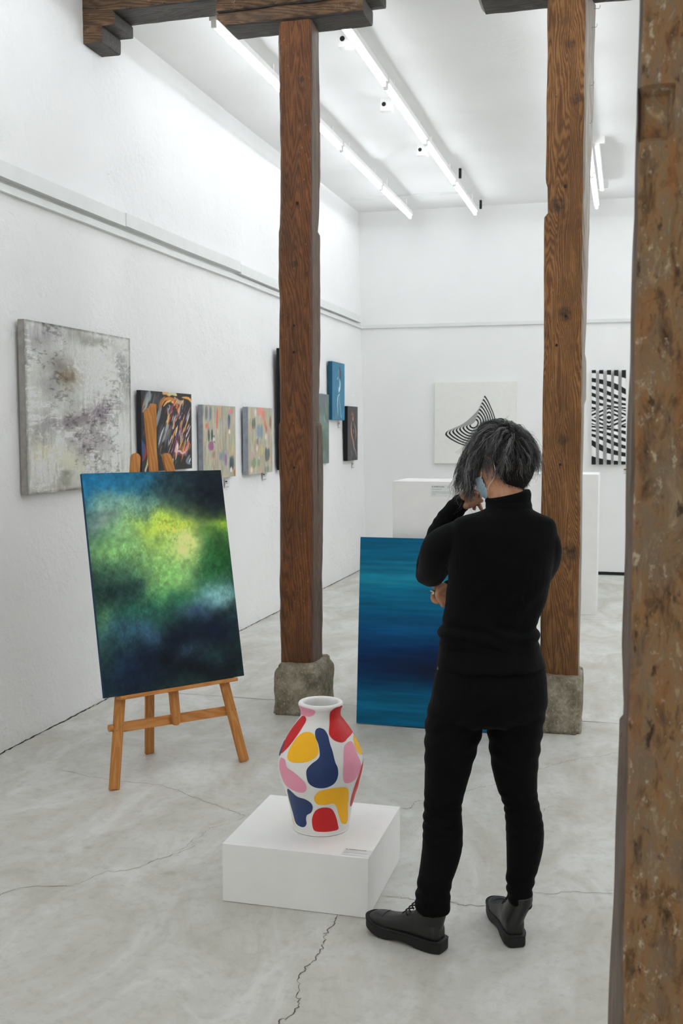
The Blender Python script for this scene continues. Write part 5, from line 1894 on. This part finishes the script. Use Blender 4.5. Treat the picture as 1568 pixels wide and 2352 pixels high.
# ---- boots
def boot(heel_px, toe_px, ankle_px, ankle_d, flip):
    """laced ankle boot: heel and toe points on the floor from the photo"""
    h = on_floor(*heel_px)
    t = on_floor(*toe_px)
    L = np.linalg.norm(t - h)
    y = (t - h) / L
    x = np.array([y[1], -y[0], 0.0])               # to the boot's right
    z = np.array([0, 0, 1.0])
    W = lambda p: h + x * p[0] + y * p[1] + z * p[2]
    s = L / 0.285
    # outline of the sole (half widths), measured along the foot
    st = np.array([0, .012, .04, .09, .14, .19, .23, .26, .277, .285]) * s
    hl = np.array([.018, .029, .036, .036, .036, .043, .046, .040, .026, .006]) * s
    hr = np.array([.018, .029, .035, .033, .032, .037, .041, .037, .024, .006]) * s
    if flip:
        hl, hr = hr, hl

    def sole_at(z0, z1, grow, heelcut):
        out = [(-a - grow, b + (grow * .5 if i == len(st) - 1 else 0), 0) for i, (a, b) in enumerate(zip(hl, st))] + [(a + grow, b, 0) for a, b in zip(hr[::-1], st[::-1])]
        o2 = catmull_closed(np.array(out), 3)
        n = len(o2)
        V = []
        for zz in (z0, z0 + .004, (z0 + z1) / 2, z1 - .003, z1):
            g = 0.0 if zz in (z0, z1) else 1
            for p in o2:
                q = p.copy()
                c = np.array([0, np.clip(q[1], .03 * s, L - .04 * s), 0])
                q = q + (c - q) / np.linalg.norm(c - q) * (0 if g else .0025)
                lift = 0.016 * sstep(.20 * s, L, q[1]) * (1 if zz < z1 else .55) + (heelcut * sstep(.085 * s, .105 * s, q[1]) * (1 - sstep(.15 * s, .20 * s, q[1])) if zz == z0 or zz == z0 + .004 else 0)
                V.append(W((q[0], q[1], zz + lift)))
        F = []
        for k in range(4):
            for i in range(n):
                j = (i + 1) % n
                F.append((k * n + i, k * n + j, (k + 1) * n + j, (k + 1) * n + i))
        F.append(tuple(range(n - 1, -1, -1)))
        F.append(tuple(4 * n + i for i in range(n)))
        return np.array(V), F
    # upper: sections across the foot, then the shaft
    secs = []
    for (yy, hw, hh, zc) in ((.010, .020, .030, .050), (.022, .031, .036, .058), (.05, .035, .042, .062), (.09, .0345, .042, .062), (.13, .034, .036, .056), (.165, .038, .030, .048), (.20, .0415, .027, .042), (.235, .040, .026, .040), (.262, .031, .022, .038), (.278, .014, .012, .034)):
        secs.append((yy * s, hw * s, hh, zc))
    Q = catmull(np.array(secs), 5)
    a = np.linspace(0, 2 * np.pi, 30, endpoint=False)
    V = []
    for (yy, hw, hh, zc) in Q:
        for q in a:
            cx, cz = math.cos(q), math.sin(q)
            e = 2.6
            V.append(W((math.copysign(abs(cx) ** (2 / e), cx) * hw, yy, zc + math.copysign(abs(cz) ** (2 / e), cz) * hh)))
    n, m = 30, len(Q)
    F = [(i * n + j, (i + 1) * n + j, (i + 1) * n + (j + 1) % n, i * n + (j + 1) % n) for i in range(m - 1) for j in range(n)] + [tuple(range(n)), tuple((m - 1) * n + j for j in reversed(range(n)))]
    toe_box = (np.array(V), F)
    ank = at(*ankle_px, ankle_d)
    top = np.array([(ank - h) @ x, (ank - h) @ y, ank[2]])
    V = []
    tx, ty = top[0], top[1]
    shaft = [(.0, .068 * s, .045, .031, .052), (.0, .066 * s, .070, .034, .056), (tx * .35, .045 * s + ty * .3, .095, .035, .054), (tx * .75, .02 * s + ty * .68, .115, .036, .050), (tx, ty, .132, .036, .046), (tx, ty, .150, .036, .045)]
    Q = catmull(np.array(shaft), 5)
    for (cx, cy, zz, rx, ry) in Q:
        for q in a:
            V.append(W((cx + math.cos(q) * rx, cy + math.sin(q) * ry, zz)))
    m = len(Q)
    F = [(i * n + j, i * n + (j + 1) % n, (i + 1) * n + (j + 1) % n, (i + 1) * n + j) for i in range(m - 1) for j in range(n)] + [tuple(reversed(range(n))), tuple((m - 1) * n + j for j in range(n))]
    upper = fused('boot', [toe_box, (np.array(V), F)], 0.003, 6, M_LEATHER, person, PLOC)
    sv, sf = sole_at(0.0015, 0.034, 0.003, 0.007)
    link('boot_sole', mesh('boot_sole', sv - PLOC, sf), M_SOLE, upper, smooth=False)
    sv, sf = sole_at(0.033, 0.037, 0.0045, 0)
    link('welt', mesh('welt', sv - PLOC, sf), M_SOLE, upper, smooth=True)
    # toe cap seam
    seam = [W((math.cos(q) * .042 * s, .215 * s, .040 + math.sin(q) * .0295)) for q in np.linspace(0.02, math.pi - .02, 16)]
    V, F = tube(seam, .0013, 6)
    link('toe_cap_seam', mesh('toe_cap_seam', V - PLOC, F), M_SOLE, upper, smooth=True)
    # laces crossing over the instep
    for k in range(5):
        f = k / 4
        yy = (.150 - .040 * f) * s + (ty - .055) * f * .5
        zz = .082 + .052 * f
        fw = .040 * (1 - f) + .046 * f
        xo = tx * f * .6
        pts = [W((xo - .020, yy - .014, zz - .004)), W((xo - .008, yy - .001, zz + .001)), W((xo + .008, yy, zz + .002)), W((xo + .020, yy - .012, zz + .002))]
        V, F = tube(pts, .0024, 7, 4)
        link('lace', mesh('lace', V - PLOC, F), M_LACE, upper, smooth=True)
    return upper


bl_ = boot((1020, 2187), (847, 2129), (994, 2092), 3.131, False)
br_ = boot((1187, 2178), (1136, 2092), (1195, 2078), 3.186, True)
bl_['label'] = 'left black leather lace-up boot'
br_['label'] = 'right black leather boot seen from behind'

# ---- face: eyes, lips, mask
for s in (1, -1):
    c = hd(s * .030, .072, .002)
    bm = bmesh.new()
    bmesh.ops.create_uvsphere(bm, u_segments=16, v_segments=10, radius=0.0118)
    me = bpy.data.meshes.new('eye')
    bm.to_mesh(me)
    bm.free()
    eo = link('eye', me, M_EYE, person, c - PLOC, smooth=True)
    bm = bmesh.new()
    bmesh.ops.create_uvsphere(bm, u_segments=14, v_segments=8, radius=0.0055)
    me = bpy.data.meshes.new('iris')
    bm.to_mesh(me)
    bm.free()
    link('iris', me, M_IRIS, eo, HF * .0078, smooth=True)
lp = [hd(x, .088 - 60 * x * x * .09 + .002, -.062) for x in (-.022, -.012, 0, .012, .022)]
V, F = tube(lp, [.002, .004, .0045, .004, .002], 8, 4)
link('lips', mesh('lips', V - PLOC, F), M_LIPS, person, smooth=True)


def mask_pt(s, t):
    """s -1..1 across (her right to left), t 0 nose .. 1 chin"""
    a = s * 1.16
    ux, uy = math.sin(a), math.cos(a)
    top, bot = -.10 - .16 * abs(s), -1.02 + .30 * abs(s) ** 1.5
    uz = top + (bot - top) * t
    rr = math.sqrt(max(0.05, 1 - min(.96, uz * uz) * .55))
    p = np.array([.070 * ux * rr, .092 * uy * rr + .012 * (1 - abs(s)) + .010 * (1 - s * s) * math.sin(math.pi * min(1, t * 1.1)), .110 * uz])
    p[1] += .004
    p[0] *= 1.08
    p += np.array([0, .0018 * math.sin(t * 21), 0])
    return hd(*p)


ns, nt = 28, 16
V = [mask_pt(-1 + 2 * i / ns, j / nt) for i in range(ns + 1) for j in range(nt + 1)]
F = [(i * (nt + 1) + j, (i + 1) * (nt + 1) + j, (i + 1) * (nt + 1) + j + 1, i * (nt + 1) + j + 1) for i in range(ns) for j in range(nt)]
mk = link('face_mask', mesh('face_mask', np.array(V) - PLOC, F), M_MASK, person, smooth=True)
md = mk.modifiers.new('s', 'SOLIDIFY')
md.thickness = 0.0012
bake_mods(mk)
mk['label'] = 'pale blue disposable face mask'
for s in (1, -1):
    lp = [mask_pt(s, .04), hd(s * .0735, .02, .002), hd(s * .0765, -.008, .014), hd(s * .0815, -.024, .006), hd(s * .0835, -.0325, -.012), hd(s * .079, -.027, -.034), hd(s * .0725, -.008, -.052), hd(s * .069, .018, -.064), mask_pt(s, .96)]
    V, F = tube(lp, .0014, 7, 6)
    link('ear_loop', mesh('ear_loop', V - PLOC, F), M_LOOP, mk, smooth=True)
p_e = hd(.0775, -.009, -.048)
V, F = tube([p_e - HL * .002, p_e + HL * .004], .0022, 8)
link('earring', mesh('earring', V - PLOC, F), M_SILVER, person, smooth=True)


# ---- hair
def mat_hair(name):
    t = NT(name)
    att = t.n('ShaderNodeAttribute', {'attribute_name': 'paint'})
    n = t.noise(t.coords(), 90, 2)
    col = t.mix(1.0, att.outputs['Color'], t.ramp(n, [(0.3, G(.8)), (0.7, G(1))]), 'MULTIPLY')
    return t.done(col, 0.42, None, 0.45)


M_HAIR = mat_hair('grey_hair')
M_CROP = plain('cropped_dark_hair', (26, 23, 21), 0.8, 0.4, 220, 0.4, 0.2)


def hairline(ux, uy):
    """lowest uz that carries hair, by heading round the head (uy>0 is the face)"""
    return float(np.interp(uy, [-1, -.75, -.5, -.3, -.12, 0, .3, .45, 1], [-.96, -.95, -.82, -.50, -.05, .02, .10, .30, .42])) + 0.03 * math.sin(ux * 11)


# cap of short hair that follows the skull
nu, nv = 72, 44
idx = {}
V, F = [], []
for i in range(nv + 1):
    ph = math.pi * .97 * i / nv
    for j in range(nu):
        th = 2 * math.pi * j / nu
        u = (math.sin(ph) * math.cos(th), math.sin(ph) * math.sin(th), math.cos(ph))
        V.append(u)
keep = [u[2] >= hairline(u[0] / (math.hypot(u[0], u[1]) + 1e-6), u[1] / (math.hypot(u[0], u[1]) + 1e-6)) for u in V]
for i in range(nv):
    for j in range(nu):
        k = (j + 1) % nu
        q = (i * nu + j, (i + 1) * nu + j, (i + 1) * nu + k, i * nu + k)
        if all(keep[a] for a in q):
            F.append(q if i else (q[0], q[1], q[2]))
VP = []
for u in V:
    hl_ = hairline(u[0] / (math.hypot(u[0], u[1]) + 1e-6), u[1] / (math.hypot(u[0], u[1]) + 1e-6))
    off = 0.0025 + 0.0105 * float(sstep(hl_, hl_ + .45, u[2]))
    VP.append(hd(*head_pt(*u, off)))
used = sorted({i for f in F for i in f})
rm = {o: n for n, o in enumerate(used)}
hair_root = link('hair', mesh('hair', np.array([VP[i] for i in used]) - PLOC, [tuple(rm[i] for i in f) for f in F]), M_CROP, person, smooth=True)
hair_root['label'] = 'wavy grey hair, cropped dark at the nape'

STR_V, STR_F, STR_C = [], [], []


STR_N = [0]


def add_strand(P, r0, r1, col):
    P = np.asarray(P)
    n = len(P)
    T = np.empty_like(P)
    T[1:-1] = P[2:] - P[:-2]
    T[0], T[-1] = P[1] - P[0], P[-1] - P[-2]
    U = np.column_stack([T[:, 1], -T[:, 0], np.zeros(n)]) + 1e-9
    U /= np.sqrt((U * U).sum(1))[:, None]
    W = np.cross(T, U)
    W /= np.sqrt((W * W).sum(1))[:, None] + 1e-12
    Rr_ = np.linspace(r0, r1, n)[:, None]
    Vv = np.stack([P + Rr_ * U, P + Rr_ * (-.5 * U + .866 * W), P + Rr_ * (-.5 * U - .866 * W)], 1).reshape(-1, 3)
    i = np.arange(n - 1)[:, None] * 3 + STR_N[0]
    k = np.arange(3)[None]
    STR_F.append(np.stack([i + k, i + (k + 1) % 3, i + 3 + (k + 1) % 3, i + 3 + k], -1).reshape(-1, 4))
    STR_V.append(Vv)
    STR_N[0] += len(Vv)
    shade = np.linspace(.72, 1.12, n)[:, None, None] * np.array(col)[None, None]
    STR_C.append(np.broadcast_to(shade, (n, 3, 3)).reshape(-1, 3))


hr_ = np.random.default_rng(21)
DOWN = np.array([0, 0, -1.0])
AX = np.array([.073, .094, .110])


def to_local(v):
    return np.array([v @ HL, v @ HF, v @ HU])


G_L = to_local(DOWN)
LEFT_L = to_local(-CR)
AWAY_L = to_local(HEAD)
CROWN = to_local(at(1182, 990, 3.20) - HC)
CROWN /= np.linalg.norm(CROWN / AX)
cu_ = CROWN / AX


def guide(u, L, lift, side, wave, ph, nseg=18):
    """one lock grown from unit direction u on the scalp"""
    p = u * AX * 1.03
    nrm = (u / AX) / np.linalg.norm(u / AX)
    flow = (u - cu_ * .92)
    flow -= nrm * (flow @ nrm)
    flow /= np.linalg.norm(flow) + 1e-6
    v = flow * .75 + nrm * .65
    v /= np.linalg.norm(v)
    ds = L / nseg
    P = [p.copy()]
    for i in range(nseg):
        s = (i + 1) / nseg
        e = np.linalg.norm(p / AX)
        nrm = (p / AX) / np.linalg.norm(p / AX)
        want = flow * (1 - s) * .5 + G_L * (.30 + 1.0 * s) + side * (.55 * (1 - s) + .2)
        lay = 1.0 + lift / 0.09
        if e < lay + .05:
            want = want - nrm * min(0, want @ nrm) * 0.92
        v = v * .62 + want / (np.linalg.norm(want) + 1e-6) * .45
        v /= np.linalg.norm(v)
        p = p + v * ds
        e = np.linalg.norm(p / AX)
        if e < lay * (1 - .10 * s):
            p = p * (lay * (1 - .10 * s) / e)
        P.append(p.copy())
    P = np.array(P)
    T, U, W = frames(P)
    t = np.linspace(0, 1, len(P))
    k = t ** 1.2
    P = P + U * ((wave * np.sin(t * L * 118 + ph) + wave * .9 * np.sin(t * L * 52 + ph * 2.3)) * k)[:, None] + W * ((wave * .7 * np.cos(t * L * 102 + ph * 1.7) + wave * .6 * np.sin(t * L * 47 + ph)) * k)[:, None]
    return P


def grow(n, pick, L, lift, side, wave, per, spread, tone):
    made = 0
    while made < n:
        u = hr_.normal(size=3)
        u /= np.linalg.norm(u)
        if not pick(u):
            continue
        made += 1
        ph = hr_.uniform(0, 6.28)
        Lk = hr_.uniform(*L)
        sd = (side(u) if callable(side) else side) + np.cross(u / AX / np.linalg.norm(u / AX), hr_.normal(0, .22, 3))
        g = guide(u, Lk, hr_.uniform(*lift), sd, wave * hr_.uniform(.4, 1.2), ph)
        lock_t = hr_.uniform(*tone)
        for q in range(per):
            off = hr_.normal(0, spread, 3)
            t = np.linspace(0, 1, len(g))[:, None]
            conv = 1 - .55 * np.sin(t * math.pi * .9) * .6
            fr = hr_.normal(0, .0022, 3)
            P = g + off * conv + fr * t ** 2 * 3.2
            cut = hr_.integers(max(6, int(len(g) * .68)), len(g) + 1)
            Pw = HC + P[:cut, 0:1] * HL + P[:cut, 1:2] * HF + P[:cut, 2:3] * HU
            g_ = lock_t * hr_.uniform(.62, 1.25)
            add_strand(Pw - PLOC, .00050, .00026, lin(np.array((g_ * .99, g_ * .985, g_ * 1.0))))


wx = lambda u: u[0] * (-HL @ CR) * -1
img_x = lambda u: (HL * u[0] * AX[0] + HF * u[1] * AX[1] + HU * u[2] * AX[2]) @ CR         # metres to the image right
img_z = lambda u: (HL * u[0] * AX[0] + HF * u[1] * AX[1] + HU * u[2] * AX[2])[2]
# crown and back: falls from the parting down the back of the head
grow(420, lambda u: u[2] > .15 and u[1] < .35 and img_x(u) > -.03, (.075, .125), (.004, .020), LEFT_L * -.10, .0066, 12, .0030, (40, 165))
# top and front, swept over to her left and hanging forward
grow(310, lambda u: u[2] > .42 and u[1] > -.35 and img_x(u) < .035, (.10, .155), (.004, .016), LEFT_L * .32, .0095, 13, .0028, (44, 170))
# long fringe over the far cheek
grow(60, lambda u: u[2] > .45 and u[1] > .30, (.15, .215), (.008, .022), LEFT_L * .40 + AWAY_L * .1, .0115, 12, .0026, (50, 165))
# side above the ear
grow(60, lambda u: u[0] > .45 and u[2] > .34 and u[1] < .3, (.05, .085), (.004, .014), LEFT_L * .5, .0060, 12, .0022, (34, 130))
grow(120, lambda u: u[0] > .55 and .12 < u[2] < .6 and -.45 < u[1] < .5, (.035, .07), (.003, .010), LEFT_L * .15, .0035, 12, .0022, (30, 110))
# lock hanging before the ear
grow(110, lambda u: u[0] > .25 and u[2] > .27 and u[1] > .12, (.09, .15), (.004, .014), LEFT_L * .12, .0085, 13, .0022, (44, 150))
# loose flyaways
grow(60, lambda u: u[2] > .3, (.10, .17), (.012, .030), lambda u: LEFT_L * (.5 if img_x(u) < .02 else -.3), .009, 2, .003, (70, 170))
# short cropped hair at nape and temple
made = 0
while made < 4200:
    u = hr_.normal(size=3)
    u /= np.linalg.norm(u)
    h2 = math.hypot(u[0], u[1]) + 1e-6
    hl_ = hairline(u[0] / h2, u[1] / h2)
    if u[2] < hl_ - .05 * hr_.random() or u[2] > .45 or u[1] > .25:
        continue
    made += 1
    p = head_pt(*u, .001)
    nrm = (u / AX) / np.linalg.norm(u / AX)
    L = hr_.uniform(.005, .012) * (0.7 + .9 * float(sstep(hl_, hl_ + .3, u[2])))
    dr = nrm * .45 + G_L * .8 + hr_.normal(0, .22, 3)
    dr /= np.linalg.norm(dr)
    P = np.array([p, p + dr * L * .5, p + dr * L + G_L * L * .15])
    Pw = HC + P[:, 0:1] * HL + P[:, 1:2] * HF + P[:, 2:3] * HU
    add_strand(Pw - PLOC, .00036, .0002, lin(np.array([1, .93, .88]) * hr_.uniform(20, 40)))
Vh = np.vstack(STR_V)
Fh = np.vstack(STR_F)
Ch = np.ones((len(Vh), 4))
Ch[:, :3] = np.vstack(STR_C)
me = bpy.data.meshes.new('hair_strands')
me.vertices.add(len(Vh))
me.vertices.foreach_set('co', Vh.ravel())
me.loops.add(Fh.size)
me.loops.foreach_set('vertex_index', Fh.ravel())
me.polygons.add(len(Fh))
me.polygons.foreach_set('loop_start', np.arange(0, Fh.size, 4))
me.polygons.foreach_set('loop_total', np.full(len(Fh), 4))
me.update(calc_edges=True)
ca = me.color_attributes.new('paint', 'FLOAT_COLOR', 'POINT')
ca.data.foreach_set('color', Ch.ravel())
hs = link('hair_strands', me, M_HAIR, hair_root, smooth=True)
tag(hs, kind='stuff')
print('STRANDS', len(STR_V), 'TRIS', len(Fh) * 2)
